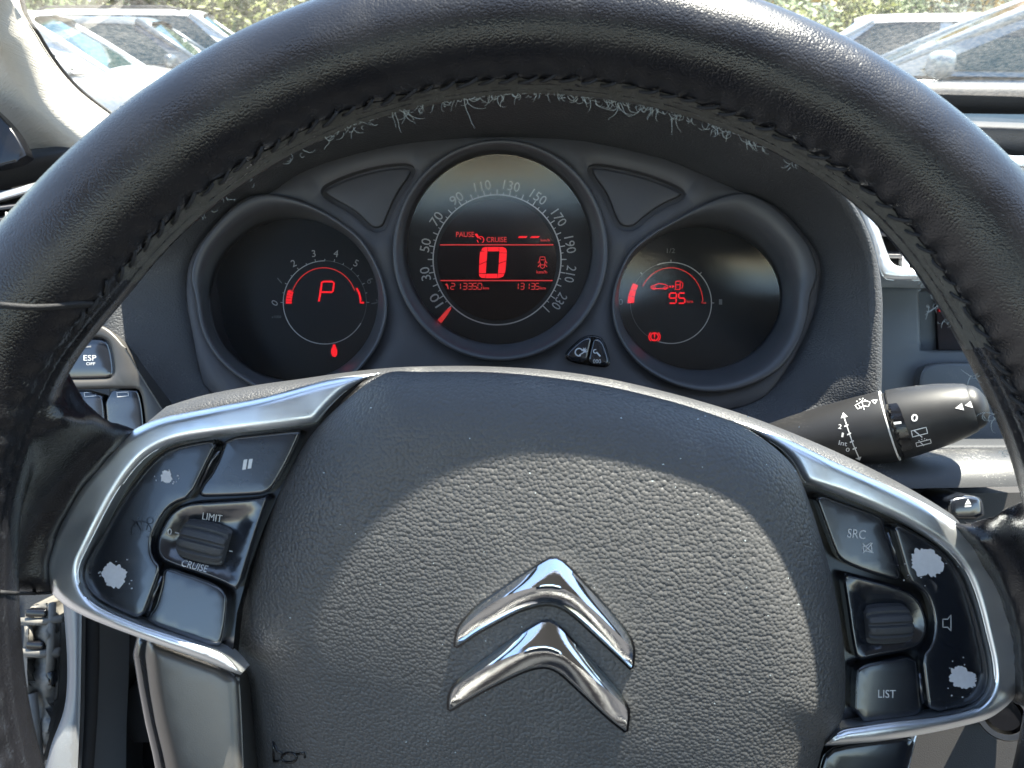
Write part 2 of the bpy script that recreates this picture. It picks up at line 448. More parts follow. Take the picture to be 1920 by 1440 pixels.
# ================================================================== steering wheel
ROT = 6.5                                   # the wheel is turned a little to the right
WC = P(1005, 1165, 0.0)                     # hub axis on the rim plane
RM, RT = 0.1725, 0.0178                     # rim radius, grip radius
wheel = thing('steering_wheel', 'black leather steering wheel with silver trimmed spokes and frayed stitching', 'steering wheel', WC + Vector((0, 0, -.06)))
def rim_point(phi, v, r=None, out=0.0):
    "phi clockwise from the top, v around the grip: 0 outside, 90 towards the driver, 180 inside"
    g = RT + grip(phi) if r is None else r
    g += out
    rad = Vector((math.sin(phi), math.cos(phi), 0))
    return WC + rad * (RM + shift(phi) + g * math.cos(v)) + Vector((0, 0, g * math.sin(v) * 1.0))
def ss(a, b, x):
    t = max(0, min(1, (x - a) / (b - a))); return t * t * (3 - 2 * t)
def grip(phi):
    d = math.degrees((phi + math.pi) % (2 * math.pi) - math.pi)
    return .0020 * ss(35, 60, d) * (1 - ss(100, 130, d)) + .0012 * ss(35, 60, -d) * (1 - ss(100, 130, -d))
def shift(phi):
    d = math.degrees((phi + math.pi) % (2 * math.pi) - math.pi)
    return -.0035 * ss(35, 65, d) * (1 - ss(100, 130, d)) + .0030 * ss(50, 64, -d) * (1 - ss(76, 94, -d))
def closed_mesh(loops):
    return loft(loops)
nu, nv = 260, 40
V = [rim_point(2 * math.pi * i / nu, 2 * math.pi * j / nv) for i in range(nu) for j in range(nv)]
Fc = [(i * nv + j, i * nv + (j + 1) % nv, ((i + 1) % nu) * nv + (j + 1) % nv, ((i + 1) % nu) * nv + j) for i in range(nu) for j in range(nv)]
torus = (V, Fc)
# leather covered arms between grip and silver trim
def lerp_tab(tab, y):
    if y <= tab[0][0]: return tab[0][1]
    for (a, b), (c, d) in zip(tab, tab[1:]):
        if y <= c: return b + (d - b) * (y - a) / (c - a)
    return tab[-1][1]
EL = [(700, 330), (790, 285), (824, 223), (862, 190), (924, 140), (1000, 101), (1072, 83), (1130, 110)]
ER = [(930, 1713), (957, 1757), (990, 1807), (1030, 1847), (1080, 1877), (1133, 1897), (1193, 1913), (1300, 1917)]
def arm_zl(x, y):
    e = lerp_tab(EL, y); return -.027 * ss(e - 190, e - 5, x) - .012 * ss(e, e + 16, x)
def arm_zr(x, y):
    e = lerp_tab(ER, y); return -.025 * (1 - ss(e + 5, e + 170, x)) - .012 * (1 - ss(e - 16, e, x))
arm_l = plate(chaikin([(-170, 620), (72, 665), (98, 714), (120, 758), (158, 785), (206, 797), (262, 805), (290, 812), (290, 870), (210, 950), (170, 1040), (160, 1110), (110, 1122), (20, 1108), (-170, 1108)], 2), -.011, rnd(40, .010), 14, .013,
              rings=rings_for(40), zf=arm_zl, closed=True, edge=12)
arm_r = plate(chaikin([(1700, 940), (1760, 968), (1830, 990), (1890, 984), (1960, 950), (2130, 880), (2130, 1330), (1960, 1330), (1890, 1330), (1840, 1250), (1820, 1100), (1760, 1020)], 2), -.011, rnd(40, .010), 14, .013,
              rings=rings_for(40), zf=arm_zr, closed=True, edge=12)
def remesh(parts, vox, smooth_it):
    v, f = merge(*parts)
    me = bpy.data.meshes.new('tmp'); me.from_pydata([tuple(x) for x in v], [], f); me.update()
    o = bpy.data.objects.new('tmp', me); COL.objects.link(o)
    bm = bmesh.new(); bm.from_mesh(me); bmesh.ops.remove_doubles(bm, verts=bm.verts, dist=1e-6); bmesh.ops.recalc_face_normals(bm, faces=bm.faces); bm.to_mesh(me); bm.free()
    a = o.modifiers.new('r', 'REMESH'); a.mode = 'VOXEL'; a.voxel_size = vox; a.use_smooth_shade = True
    b = o.modifiers.new('s', 'SMOOTH'); b.factor = .5; b.iterations = smooth_it
    dg = bpy.context.evaluated_depsgraph_get(); m2 = bpy.data.meshes.new_from_object(o.evaluated_get(dg))
    vs = [x.co.copy() for x in m2.vertices]; fs = [tuple(p.vertices) for p in m2.polygons]
    bpy.data.objects.remove(o); bpy.data.meshes.remove(me); bpy.data.meshes.remove(m2)
    return vs, fs
RV, RF = remesh((torus, arm_l, arm_r), .0014, 22)
# the leather edge along the inside of the grip: a shallow pressed seam band
SEAM = R(163)
for i, v in enumerate(RV):
    d = v - WC; rr = math.hypot(d.x, d.y)
    if rr < 1e-6: continue
    phi = math.atan2(d.x, d.y)
    q = Vector((rr - (RM + shift(phi)), d.z))
    if q.length < RT + .0035:
        a = math.atan2(q.y, q.x)
        k = math.exp(-((a - R(174)) / R(2.2)) ** 2) * .0012 + math.exp(-((a - SEAM) / R(3.0)) ** 2) * .0006
        # leather puckers between the stitches
        k += .0004 * math.exp(-((a - R(155)) / R(10)) ** 2) * math.sin(phi * 118)
        n = Vector((d.x / rr * q.x, d.y / rr * q.x, q.y)).normalized()
        v -= n * k
rim = mesh_obj('rim', RV, RF, MT['leather'], wheel)
RB = bvh_of(RV, RF)
def on_rim(px, py):
    o, d = ray(px, py); h = RB.ray_cast(o, d); return h[0], h[1]
# worn bare band of leather along the stitching, laid on the grip
def band(phi0, phi1, v0, v1, name, m, out=.00025, n=150, wob=0.0, seed=0):
    rs = random.Random(seed); L = []
    ph = [rs.uniform(0, 6) for _ in range(6)]
    for i in range(n + 1):
        p = phi0 + (phi1 - phi0) * i / n
        wv = wob * (math.sin(p * 61 + ph[0]) * .5 + math.sin(p * 23 + ph[1]) + .6 * math.sin(p * 137 + ph[2]))
        row = []
        for k in range(7):
            v = v0 + wv + (v1 - v0 - wv) * k / 6
            q = rim_point(p, v, out=.0025); c = rim_point(p, v, r=0)
            h = RB.ray_cast(q, (c - q).normalized())
            row.append(h[0] + (q - c).normalized() * out if h[0] else q)
        L.append(row)
    V = [x for r_ in L for x in r_]; Fc = [(i * 7 + k, (i + 1) * 7 + k, (i + 1) * 7 + k + 1, i * 7 + k + 1) for i in range(n) for k in range(6)]
    return mesh_obj(name, V, Fc, m, rim)
band(R(-50), R(58), R(160), R(190), 'worn_edge', MT['leather_worn'], wob=R(1.6), seed=4)
# the lacing: every stitch is a thread of its own
sv, sf = tube([Vector((-.0030, 0, 0)), Vector((-.0018, 0, .0006)), Vector((0, 0, .0008)), Vector((.0018, 0, .0006)), Vector((.0030, 0, 0))], .00055, 5)
sme = bpy.data.meshes.new('stitch'); sme.from_pydata([tuple(v) for v in sv], [], sf); sme.update(); sme.materials.append(MT['stitch'])
sme.polygons.foreach_set('use_smooth', [True] * len(sme.polygons))
anch = ANCH[wheel.name]
rs = random.Random(3)
for k in range(62):
    phi = R(-56 + k * 2.12)
    v = R(160 + rs.uniform(-1.4, 1.4))
    q = rim_point(phi, v, out=.004); c = rim_point(phi, v, r=0)
    h = RB.ray_cast(q, (c - q).normalized())
    if not h[0]: continue
    nrm = (q - c).normalized(); tang = (rim_point(phi + .01, v) - rim_point(phi - .01, v)).normalized()
    dirv = (tang * math.cos(R(25 + rs.uniform(-18, 18))) + nrm.cross(tang) * math.sin(R(25 + rs.uniform(-18, 18)))).normalized()
    y = nrm.cross(dirv).normalized()
    s = rs.uniform(.75, 1.1)
    mt = Matrix((dirv * s, y * s, nrm)).transposed().to_4x4(); mt.translation = h[0] - anch + nrm * .0001
    o = bpy.data.objects.new('stitch', sme); COL.objects.link(o); o.parent = rim; o.matrix_local = mt
# seam welts where the leather pieces of the grip meet
def welt(pts, r, name, m):
    path = []
    for p in pts:
        h, n = on_rim(*p)
        if h: path.append(h + n * r * .1)
    if len(path) > 2:
        v, f = tube(path, r, 7); return mesh_obj(name, v, f, m, rim)
welt([(x, 571 + 4 * math.sin(x / 40) + (x > 150) * (x - 150) * .06) for x in range(0, 196, 7)], .00075, 'seam', MT['stitch'])
welt([(x, 575 + 4 * math.sin(x / 40) + (x > 150) * (x - 150) * .06) for x in range(0, 190, 6)], .0005, 'seam', MT['stitch'])
welt([(x, 1110 + 3 * math.sin(x / 30)) for x in range(0, 100, 6)], .0006, 'seam', MT['stitch'])
# loose fibres of the frayed lacing
def tuft(px, py, n, length, seed, spread=1.0, d0=90):
    rs = random.Random(seed); parts = []
    h, nn = on_rim(px, py)
    if not h:
        for dy in range(2, 40, 3):
            dx, dyy = 1005 - px, 1165 - py; l_ = math.hypot(dx, dyy)
            h, nn = on_rim(px - dx / l_ * dy, py - dyy / l_ * dy)
            if h: break
    if not h: return
    for i in range(n):
        a = R(d0) + rs.gauss(0, .75) * spread; L = length * rs.uniform(.3, 1.15) * .000155; p = h + Vector((rs.gauss(0, .0016), rs.gauss(0, .0006), rs.gauss(0, .0004)))
        path = [p]; z = rs.uniform(-.5, .5)
        m_ = 7; cur = rs.gauss(0, .35)
        for k in range(m_):
            a += cur + rs.gauss(0, .22); p = p + Vector((math.cos(a), -math.sin(a), z * .4)) * L / m_; path.append(p)
        parts.append(tube(path, .00011, 3, lambda t: 1 - .6 * t))
    v, f = merge(*parts); mesh_obj('loose_thread', v, f, MT['lint'], rim)
TU = [(545, 288, 5, 30), (610, 255, 6, 26), (645, 240, 9, 24), (668, 230, 8, 20), (700, 222, 5, 18), (752, 205, 10, 52), (790, 196, 7, 22), (832, 189, 9, 24), (875, 183, 12, 60), (893, 182, 6, 20), (922, 178, 11, 34), (948, 176, 9, 22),
      (975, 174, 8, 24), (1003, 174, 5, 16), (1030, 174, 8, 20), (1060, 176, 6, 26), (1088, 180, 9, 28), (1110, 182, 6, 22), (1140, 187, 8, 30), (1163, 192, 12, 38), (1205, 202, 12, 34), (1228, 206, 12, 26), (1265, 218, 12, 34), (1282, 226, 10, 22),
      (1340, 243, 12, 26), (1366, 256, 12, 30), (1409, 280, 14, 34), (1437, 286, 5, 14), (1485, 310, 8, 20), (420, 372, 5, 18), (385, 400, 5, 16), (470, 335, 4, 18), (1722, 528, 8, 22), (1748, 578, 10, 24), (1742, 560, 6, 18), (1768, 610, 6, 20), (1835, 700, 6, 26), (1865, 780, 8, 40), (1888, 850, 8, 22)]
for i, (a, b, n, l_) in enumerate(TU):
    dx, dy = 1005 - a, 1165 - b
    tuft(a, b, n, l_, 50 + i, 1.0, math.degrees(math.atan2(dy, dx)))
# lint caught where the arm meets the trim
for i, (a, b) in enumerate([(232, 772), (250, 771), (268, 772), (286, 770), (300, 766), (312, 760)]):
    tuft(a, b + 8, 6, 22, 200 + i, 1.3, -60)

# ---- hub body behind the cover
HUBTOP = [(312, 762), (370, 744), (430, 731), (500, 719), (560, 711), (650, 698), (740, 689), (850, 686), (940, 688), (1030, 694), (1130, 708), (1230, 730), (1330, 757), (1420, 786), (1520, 826), (1600, 862), (1680, 902), (1740, 936), (1790, 968)]
hub_out = cat(HUBTOP, 3, False) + [Vector(p) for p in [(1830, 1020), (1840, 1150), (1800, 1330), (1690, 1380), (1700, 1600), (1250, 1760), (760, 1760), (380, 1600), (300, 1240), (180, 1120), (170, 960), (230, 830)]]
hv, hf = plate(hub_out, -.072, rnd(34, .011), 40, .030, rings=rings_for(34), edge=16)
mesh_obj('hub_body', hv, hf, MT['hub'], wheel)
# ---- airbag cover
AIR = [(722, 700), (790, 697), (900, 697), (1000, 704), (1120, 720), (1250, 750), (1340, 778), (1400, 803), (1460, 846), (1496, 888), (1522, 955), (1547, 1035), (1566, 1112), (1579, 1185), (1585, 1262), (1582, 1338), (1562, 1376), (1543, 1402),
       (1530, 1450), (1500, 1560), (1400, 1660), (1200, 1720), (1000, 1735), (780, 1710), (580, 1630), (480, 1530), (470, 1440), (467, 1310), (458, 1268), (436, 1236), (432, 1205), (440, 1150), (463, 1065), (490, 990), (520, 922), (560, 850), (602, 794), (655, 745)]
def air_z(x, y):
    u = (x - 1010) * .000165; v = (y - 925) * .000165
    return .003 - (1.1 if u < 0 else .5) * u * u - (1.7 if v > 0 else .6) * v * v + .07 * u + 1.0 * u * v
air_o = [p for p in cat(AIR, 5)]
av, af = plate(air_o, -.036, rnd(150, .019), 13, .012, rings=(1.5, 4, 8, 13, 20, 28, 38), zf=air_z, edge=10)
air = mesh_obj('airbag_cover', av, af, MT['airbag'], wheel); AB = bvh_of(av, af)
# dark joint round the cover
def grow(pts, k):
    pts = [Vector((p[0], p[1])) for p in pts]; n = len(pts); sgn = 1 if area2([tuple(p) for p in pts]) > 0 else -1; out = []
    for i in range(n):
        t = (pts[(i + 1) % n] - pts[i - 1]).normalized(); out.append(pts[i] + Vector((t.y, -t.x)) * k * sgn)
    return out
# pressed horn sign at the foot of the cover
hp = []
for pts in ([(513, 1390), (514, 1428)], [(514, 1392), (521, 1408), (530, 1412)], arc2(543, 1420, 14, 0, 360, 22, 9), [(514, 1427), (530, 1426)], [(556, 1414), (572, 1411), (572, 1420)]):
    path = []
    for x, y in pts:
        o, d = ray(x, y); h = AB.ray_cast(o, d)
        if h[0]: path.append(h[0] + h[1] * .0001)
    if len(path) > 1: hp.append(tube(path, .00045, 6))
v, f = merge(*hp); mesh_obj('horn_symbol', v, f, MT['groove'], air)
# ---- chrome chevrons
def chevron(outer, ridge, inner, name):
    n = 40
    def rs_(pts):
        c = cat(pts, 8, False); return resample(c, sum((b - a).length for a, b in zip(c, c[1:])) / n, False)
    A, B, C = rs_(outer), rs_(ridge), rs_(inner); rows = []
    for i in range(n + 1):
        a, b, c = A[i], B[i], C[i]
        zs = []
        for p in (a, b, c):
            o, d = ray(p.x, p.y); h = AB.ray_cast(o, d); zs.append(h[0].z if h[0] else -.025)
        e = .0056 * (.35 + .65 * math.sin(math.pi * i / n) ** .5)
        row = [P(a.x, a.y, zs[0] - .002), P(a.x, a.y, zs[0] + .0016)]
        for k in range(1, 6):
            t = k / 6; q = a.lerp(b, t); row.append(P(q.x, q.y, zs[0] * (1 - t) + zs[1] * t + .0016 + (e - .0016) * (.65 * t + .35 * math.sin(t * math.pi / 2))))
        row.append(P(b.x, b.y, zs[1] + e))
        for k in range(1, 6):
            t = k / 6; q = b.lerp(c, t); row.append(P(q.x, q.y, zs[1] * (1 - t) + zs[2] * t + .0010 + (e - .0010) * (1 - (.7 * t + .3 * t ** 1.8))))
        row += [P(c.x, c.y, zs[2] + .0010), P(c.x, c.y, zs[2] - .002)]
        rows.append(row)
    V, Fc = loft(rows, False); k = len(rows[0])
    Fc = [tuple(reversed(f)) for f in Fc]
    Fc += [tuple(range(k)), tuple(reversed(range(len(V) - k, len(V))))]
    return mesh_obj(name, V, Fc, MT['chrome'], wheel, sharp=50), [(p.x, p.y) for p in A] + [(p.x, p.y) for p in reversed(C)]
c1, o1 = chevron([(854, 1211), (856, 1192), (862, 1175), (874, 1160), (899, 1136), (978, 1081), (1026, 1051), (1039, 1048), (1052, 1052), (1084, 1083), (1137, 1141), (1176, 1191), (1187, 1214), (1187, 1232), (1184, 1252)],
        [(857, 1206), (863, 1183), (884, 1162), (926, 1129), (978, 1107), (1026, 1099), (1063, 1107), (1110, 1141), (1160, 1190), (1184, 1216), (1185, 1248)],
        [(857, 1212), (876, 1199), (899, 1184), (965, 1149), (1005, 1136), (1028, 1133), (1052, 1139), (1079, 1157), (1137, 1210), (1160, 1231), (1183, 1253)], 'chevron')
c2, o2 = chevron([(842, 1330), (843, 1304), (853, 1285), (870, 1270), (899, 1247), (965, 1199), (1012, 1169), (1026, 1166), (1040, 1171), (1057, 1186), (1110, 1244), (1150, 1289), (1172, 1320), (1178, 1338), (1174, 1370)],
        [(845, 1324), (850, 1294), (874, 1274), (912, 1251), (965, 1227), (1010, 1217), (1044, 1222), (1084, 1250), (1137, 1293), (1174, 1329), (1174, 1366)],
        [(844, 1331), (876, 1312), (912, 1292), (978, 1260), (1010, 1251), (1031, 1252), (1052, 1263), (1084, 1292), (1137, 1342), (1155, 1357), (1172, 1370)], 'chevron')
for c_, o_ in ((c1, o1), (c2, o2)):
    put('joint', [stroke2(o_, 8, True)], MT['groove'], c_, AB, off=.00025)
# ---- silver trim frames
TRL_OUT = [(715, 699), (640, 707), (583, 720), (500, 743), (417, 760), (340, 775), (300, 784), (265, 798), (223, 824), (190, 862), (140, 924), (101, 1000), (86, 1043), (83, 1072), (92, 1102), (108, 1124), (147, 1150), (213, 1178), (313, 1214), (380, 1238), (425, 1256), (452, 1266)]
TRL_IN = [(455, 1262), (434, 1237), (407, 1218), (347, 1197), (260, 1168), (190, 1137), (163, 1113), (152, 1087), (153, 1060), (170, 1023), (207, 950), (240, 897), (273, 860), (307, 839), (347, 827), (413, 817), (500, 806), (573, 797), (593, 791), (612, 770), (645, 738), (685, 712)]
TRR_OUT = [(1372, 788), (1420, 799), (1497, 833), (1567, 867), (1647, 902), (1713, 933), (1757, 957), (1807, 990), (1847, 1030), (1877, 1080), (1897, 1133), (1913, 1193), (1920, 1243), (1915, 1282), (1900, 1310), (1880, 1330), (1847, 1350), (1780, 1367), (1713, 1380), (1647, 1390), (1580, 1396), (1546, 1398)]
TRR_IN = [(1545, 1394), (1557, 1380), (1580, 1366), (1613, 1360), (1680, 1350), (1747, 1343), (1813, 1330), (1843, 1313), (1859, 1283), (1858, 1243), (1847, 1193), (1830, 1127), (1810, 1077), (1780, 1037), (1740, 1007), (1673, 970), (1580, 931), (1520, 911), (1505, 900), (1487, 868), (1460, 840), (1413, 811)]
def lean(x, y):
    "the switch pods fall away from the hub towards the grip"
    if x < 900: return -.035 * max(0, 560 - x) * .00018 - .09 * (1000 - y) * .00018
    return -.10 * max(0, x - 1540) * .00018 - .05 * (1130 - y) * .00018
def trim(o_, i_, side):
    ol = cat(o_, 4, False) + cat(i_, 4, False)
    zf = (lambda x, y: -.008 * ss(480, 700, x)) if side == 'l' else (lambda x, y: -.008 * ss(1560, 1400, x) if x < 1560 else 0)
    v, f = plate(ol, -.034, rnd(17, .0045), 9, .007, rings=(1, 3, 6, 10, 14, 18), zf=lambda x, y: zf(x, y) + lean(x, y), edge=7)
    return mesh_obj('trim_frame', v, f, MT['silver'], wheel)
trim(TRL_OUT, TRL_IN, 'l'); trim(TRR_OUT, TRR_IN, 'r')
# ---- button pads
base_l = [(690, 712), (645, 742), (602, 794), (560, 850), (520, 922), (490, 990), (463, 1065), (440, 1150), (432, 1225), (436, 1240), (380, 1226), (250, 1175), (160, 1120), (140, 1070), (200, 940), (260, 850), (350, 815), (560, 788)]
base_r = [(1400, 803), (1460, 846), (1496, 888), (1522, 955), (1547, 1035), (1566, 1112), (1579, 1185), (1587, 1262), (1584, 1338), (1572, 1372), (1600, 1366), (1750, 1350), (1850, 1325), (1868, 1270), (1850, 1170), (1800, 1040), (1700, 975), (1560, 915), (1470, 845)]
for b_ in (base_l, base_r):
    v, f = plate(grow(b_, 4), -.0395, None, 40, .006, zf=lean); mesh_obj('button_base', v, f, MT['groove'], wheel)
def button(ol, name, z=-.036, h=.0016, wd=7, prof=None, m='button', rounds=1, zf=None, wall=.005):
    ol = chaikin(ol, rounds) if rounds else ol
    v, f = plate(ol, z, prof or rnd(wd, h), 16, wall, rings=rings_for(wd), zf=lean, edge=5)
    return mesh_obj(name, v, f, MT[m], wheel), bvh_of(v, f)
ROCK_L = [(411, 823), (367, 829), (322, 839), (295, 856), (268, 884), (239, 923), (210, 970), (182, 1020), (162, 1053), (156, 1080), (164, 1106), (187, 1127), (230, 1149), (266, 1163), (285, 1113), (303, 1062), (290, 1050), (283, 1027), (287, 1000), (307, 963), (327, 944), (357, 934), (385, 876)]
rl, rlb = button(ROCK_L, 'rocker_button')
PAU = [(424, 820), (500, 812), (561, 806), (565, 810), (540, 866), (513, 913), (500, 925), (483, 928), (420, 931), (368, 932), (380, 905), (394, 890), (410, 858), (414, 846)]
pl, plb = button(PAU, 'pause_button')
BLK = [(308, 1064), (320, 1065), (380, 1085), (413, 1100), (424, 1113), (426, 1130), (420, 1187), (409, 1218), (345, 1195), (273, 1167), (280, 1148), (289, 1140), (302, 1095), (303, 1080)]
bl, blb = button(BLK, 'blank_button')
def dish(x0, y0, wd, dp):
    return lambda d: .0016 * min(1, d / 5) - dp * ss(8, wd, d)
HOU = [(336, 948), (360, 941), (413, 938), (480, 934), (507, 925), (490, 972), (468, 1040), (448, 1108), (433, 1103), (417, 1093), (373, 1077), (320, 1060), (301, 1050), (293, 1033), (294, 1007), (313, 967)]
hl, hlb = button(HOU, 'scroll_surround', prof=dish(0, 0, 40, .0032))
SRC = [(1524, 921), (1590, 945), (1652, 967), (1657, 976), (1662, 1000), (1671, 1016), (1685, 1062), (1691, 1091), (1640, 1078), (1601, 1064), (1577, 1052), (1566, 1036), (1545, 977)]
sr, srb = button(SRC, 'source_button')
ROCK_R = [(1671, 975), (1722, 1001), (1770, 1035), (1800, 1073), (1824, 1134), (1841, 1194), (1854, 1255), (1852, 1287), (1841, 1309), (1820, 1321), (1742, 1340), (1735, 1290), (1728, 1229), (1746, 1210), (1752, 1174), (1748, 1146), (1738, 1118), (1722, 1102), (1704, 1091), (1690, 1040)]
rr_, rrb = button(ROCK_R, 'rocker_button')
LST = [(1604, 1259), (1613, 1248), (1641, 1240), (1718, 1229), (1722, 1262), (1726, 1310), (1731, 1340), (1670, 1349), (1602, 1356)]
ls, lsb = button(LST, 'list_button')
HOR = [(1578, 1073), (1601, 1078), (1690, 1102), (1720, 1118), (1737, 1150), (1741, 1182), (1730, 1208), (1706, 1220), (1641, 1232), (1606, 1241), (1597, 1200), (1589, 1142)]
hr, hrb = button(HOR, 'scroll_surround', prof=dish(0, 0, 40, .0032))
# small hinge tongues in the joints between the buttons
for pts in ([(412, 845), (398, 862), (375, 912)], [(303, 1080), (290, 1112), (281, 1145)], [(1664, 998), (1676, 1030), (1686, 1070)], [(1724, 1262), (1727, 1290), (1730, 1318)]):
    v, f = tube([P(x, y, -.0352 + lean(x, y)) for x, y in pts], .0006, 6); mesh_obj('hinge_tongue', v, f, MT['button'], wheel)
# ribbed scroll wheels
def scroll(cx, cy, half, rad, rot, z, name='scroll_wheel'):
    ax = Vector((math.cos(R(rot)), -math.sin(R(rot)), 0)); z = z + lean(cx, cy); c = P(cx, cy, z); k = (D - z) / F
    pr = [(-1.0, .80), (-.93, .90), (-.75, .96), (-.3, 1.0), (.3, 1.0), (.75, .96), (.93, .90), (1.0, .80)]
    N = 11
    def shape(t, r):
        ph = (t * N / (2 * math.pi)) % 1
        return 1 - .15 * (1 - ss(.08, .24, min(ph, 1 - ph)))
    v, f = lathe([(c + ax * half * k * a, rad * k * b) for a, b in pr], 132, True, shape)
    return mesh_obj(name, v, f, MT['wheelgrip'], wheel, sharp=40)
scroll(387, 1016, 43, 38, 14, -.0375)
scroll(1658, 1168, 41, 37, -3, -.0375)
# ---- print on the buttons
put('pause_mark', [poly2([(457, 862), (464, 861), (461, 880), (454, 881)]), poly2([(467, 861), (474, 860), (471, 878), (464, 879)])], MT['white'], pl, plb)
put('lettering', [text2('LIMIT', 398, 970, 13, 8, 37)], MT['white'], hl, hlb)
put('lettering', [text2('CRUISE', 365, 1061, 13, 14, 49, shear=.15)], MT['white'], hl, hlb)
put('lettering', [text2('0', 318, 997, 12, 6, 8), poly2([(328, 997), (336, 999), (336, 1001.5), (328, 999.5)]), poly2([(430, 1032), (436, 1033), (436, 1035), (430, 1034)])], MT['white'], hl, hlb)
put('worn_spot', [blob2(312, 894, 11, 11, 5, .35)], MT['worn'], rl, rlb)
put('worn_spot', [blob2(214, 1079, 23, 22, 11, .28)], MT['worn'], rl, rlb)
gau = [stroke2(arc2(264, 996, 19, -40, 200, 20), 1.6), stroke2([(264, 996), (254, 976)], 1.6), stroke2([(246, 974), (258, 984)], 1.6)]
gau += [stroke2(arc2(281, 976, 6, 0, 360, 14), 1.5), stroke2([(278, 982), (274, 994)], 1.5)] + [stroke2([(264 + 19 * math.cos(R(a)), 996 - 19 * math.sin(R(a))), (264 + 14 * math.cos(R(a)), 996 - 14 * math.sin(R(a)))], 1.3) for a in (-40, 0, 40, 90, 140, 200)]
put('cruise_symbol', gau, MT['groove'], rl, rlb)
put('lettering', [text2('SRC', 1606, 1001, 17, 6, 34)], MT['white'], sr, srb)
mu = [stroke2([(1618, 1024), (1624, 1024), (1633, 1017), (1635, 1036), (1625, 1033), (1619, 1033)], 1.7, True), stroke2([(1617, 1019), (1637, 1037)], 1.7), stroke2([(1636, 1018), (1618, 1037)], 1.7)]
put('mute_symbol', mu, MT['white'], sr, srb)
put('lettering', [text2('LIST', 1663, 1301, 15, 1, 33)], MT['white'], ls, lsb)
put('worn_spot', [rot2(blob2(1738, 1055, 33, 24, 21, .30), 1738, 1055, 38)], MT['worn'], rr_, rrb)
put('worn_spot', [rot2(blob2(1805, 1271, 28, 18, 33, .30), 1805, 1271, 18)], MT['worn'], rr_, rrb)
rs = random.Random(77)
for cx_, cy_, rr0, o_, b_ in ((312, 894, 16, rl, rlb), (214, 1079, 30, rl, rlb), (1738, 1055, 40, rr_, rrb), (1805, 1271, 32, rr_, rrb)):
    fl = []
    for k in range(9):
        a = rs.uniform(0, 6.28); q = rr0 * rs.uniform(.85, 1.5); fl.append(blob2(cx_ + q * math.cos(a), cy_ + q * .8 * math.sin(a), rs.uniform(.7, 1.8), rs.uniform(.6, 1.4), k, .5, 10))
    put('worn_flecks', fl, MT['worn'], o_, b_)
fl = []
for k in range(70):
    x_, y_ = rs.uniform(520, 1530), rs.uniform(760, 1430); r_ = rs.uniform(.5, 1.3)
    fl.append(blob2(x_, y_, r_ * rs.uniform(.8, 2.2), r_, k, .5, 8))
tag(put('dust_specks', fl, MT['lint'], air, AB, off=.0003), kind='stuff')
spk = [stroke2([(1768, 1161), (1777, 1161), (1783, 1153), (1783, 1183), (1777, 1176), (1768, 1176)], 1.5, True)]
put('speaker_symbol', spk, MT['dialprint'], rr_, rrb)
# ---- lower spokes
v, f = plate(chaikin([(268, 1195), (300, 1205), (448, 1258), (453, 1300), (459, 1440), (466, 1620), (345, 1620), (312, 1440), (285, 1330)], 1), -.046, rnd(26, .005), 24, .02, rings=rings_for(26), edge=9)
mesh_obj('lower_spoke', v, f, MT['silver_dk'], wheel)
v, f = plate(chaikin([(243, 1190), (300, 1200), (330, 1330), (360, 1620), (322, 1620), (292, 1440), (266, 1330)], 1), -.052, rnd(12, .004), 24, .02, rings=rings_for(12), edge=9)
mesh_obj('spoke_flank', v, f, MT['button'], wheel)
v, f = plate(chaikin([(1545, 1402), (1600, 1388), (1720, 1376), (1712, 1410), (1690, 1500), (1660, 1620), (1500, 1620), (1530, 1450)], 1), -.044, rnd(14, .004), 24, .02, rings=rings_for(14), edge=9)
mesh_obj('lower_spoke', v, f, MT['button'], wheel)
v, f = tube([P(1712, 1376, -.043), P(1703, 1410, -.043), P(1685, 1500, -.043), P(1660, 1600, -.043)], .0012, 8)
mesh_obj('spoke_edge', v, f, MT['silver'], wheel)
# ================================================================== instrument cluster
ZP = -.172
cl = thing('instrument_cluster', 'dark three dial instrument cluster with glowing red displays behind the steering wheel', 'instrument cluster', P(940, 700, ZP))
GL = [(500, 364), (467, 371), (429, 396), (394, 434), (370, 469), (359, 502), (358, 523), (366, 556), (375, 610), (394, 653), (421, 686), (456, 713), (502, 737), (560, 748), (620, 735), (655, 712), (681, 686), (711, 642), (726, 588), (722, 540), (706, 494), (676, 447), (632, 412), (584, 385), (540, 370)]
GR = [(1389, 362), (1414, 367), (1456, 392), (1489, 425), (1517, 461), (1532, 506), (1528, 531), (1519, 556), (1514, 594), (1497, 644), (1461, 692), (1406, 722), (1350, 735), (1294, 731), (1239, 711), (1192, 678), (1158, 628), (1147, 572), (1156, 522), (1181, 472), (1219, 439), (1256, 417), (1308, 389), (1350, 371)]
GS = [(938 + 202 * math.cos(R(a)), 469 + 208 * math.sin(R(a))) for a in range(0, 360, 6)]
PANEL = [(420, 760), (360, 620), (350, 520), (372, 460), (430, 392), (470, 366), (505, 362), (560, 325), (640, 295), (740, 271), (840, 260), (940, 256), (1040, 259), (1120, 268), (1250, 299), (1340, 337), (1389, 359), (1460, 390), (1520, 455), (1540, 506), (1522, 600), (1470, 700), (1400, 760), (1200, 790), (940, 800), (700, 790)]
POCK_L = chaikin([(597, 353), (640, 331), (700, 312), (766, 304), (781, 316), (776, 334), (752, 366), (735, 404), (724, 432), (700, 437), (686, 428), (662, 402), (606, 373)], 2)
POCK_R = chaikin([(1102, 304), (1160, 312), (1222, 328), (1283, 353), (1289, 372), (1245, 390), (1214, 412), (1190, 434), (1160, 432), (1146, 410), (1130, 365), (1102, 330)], 2)
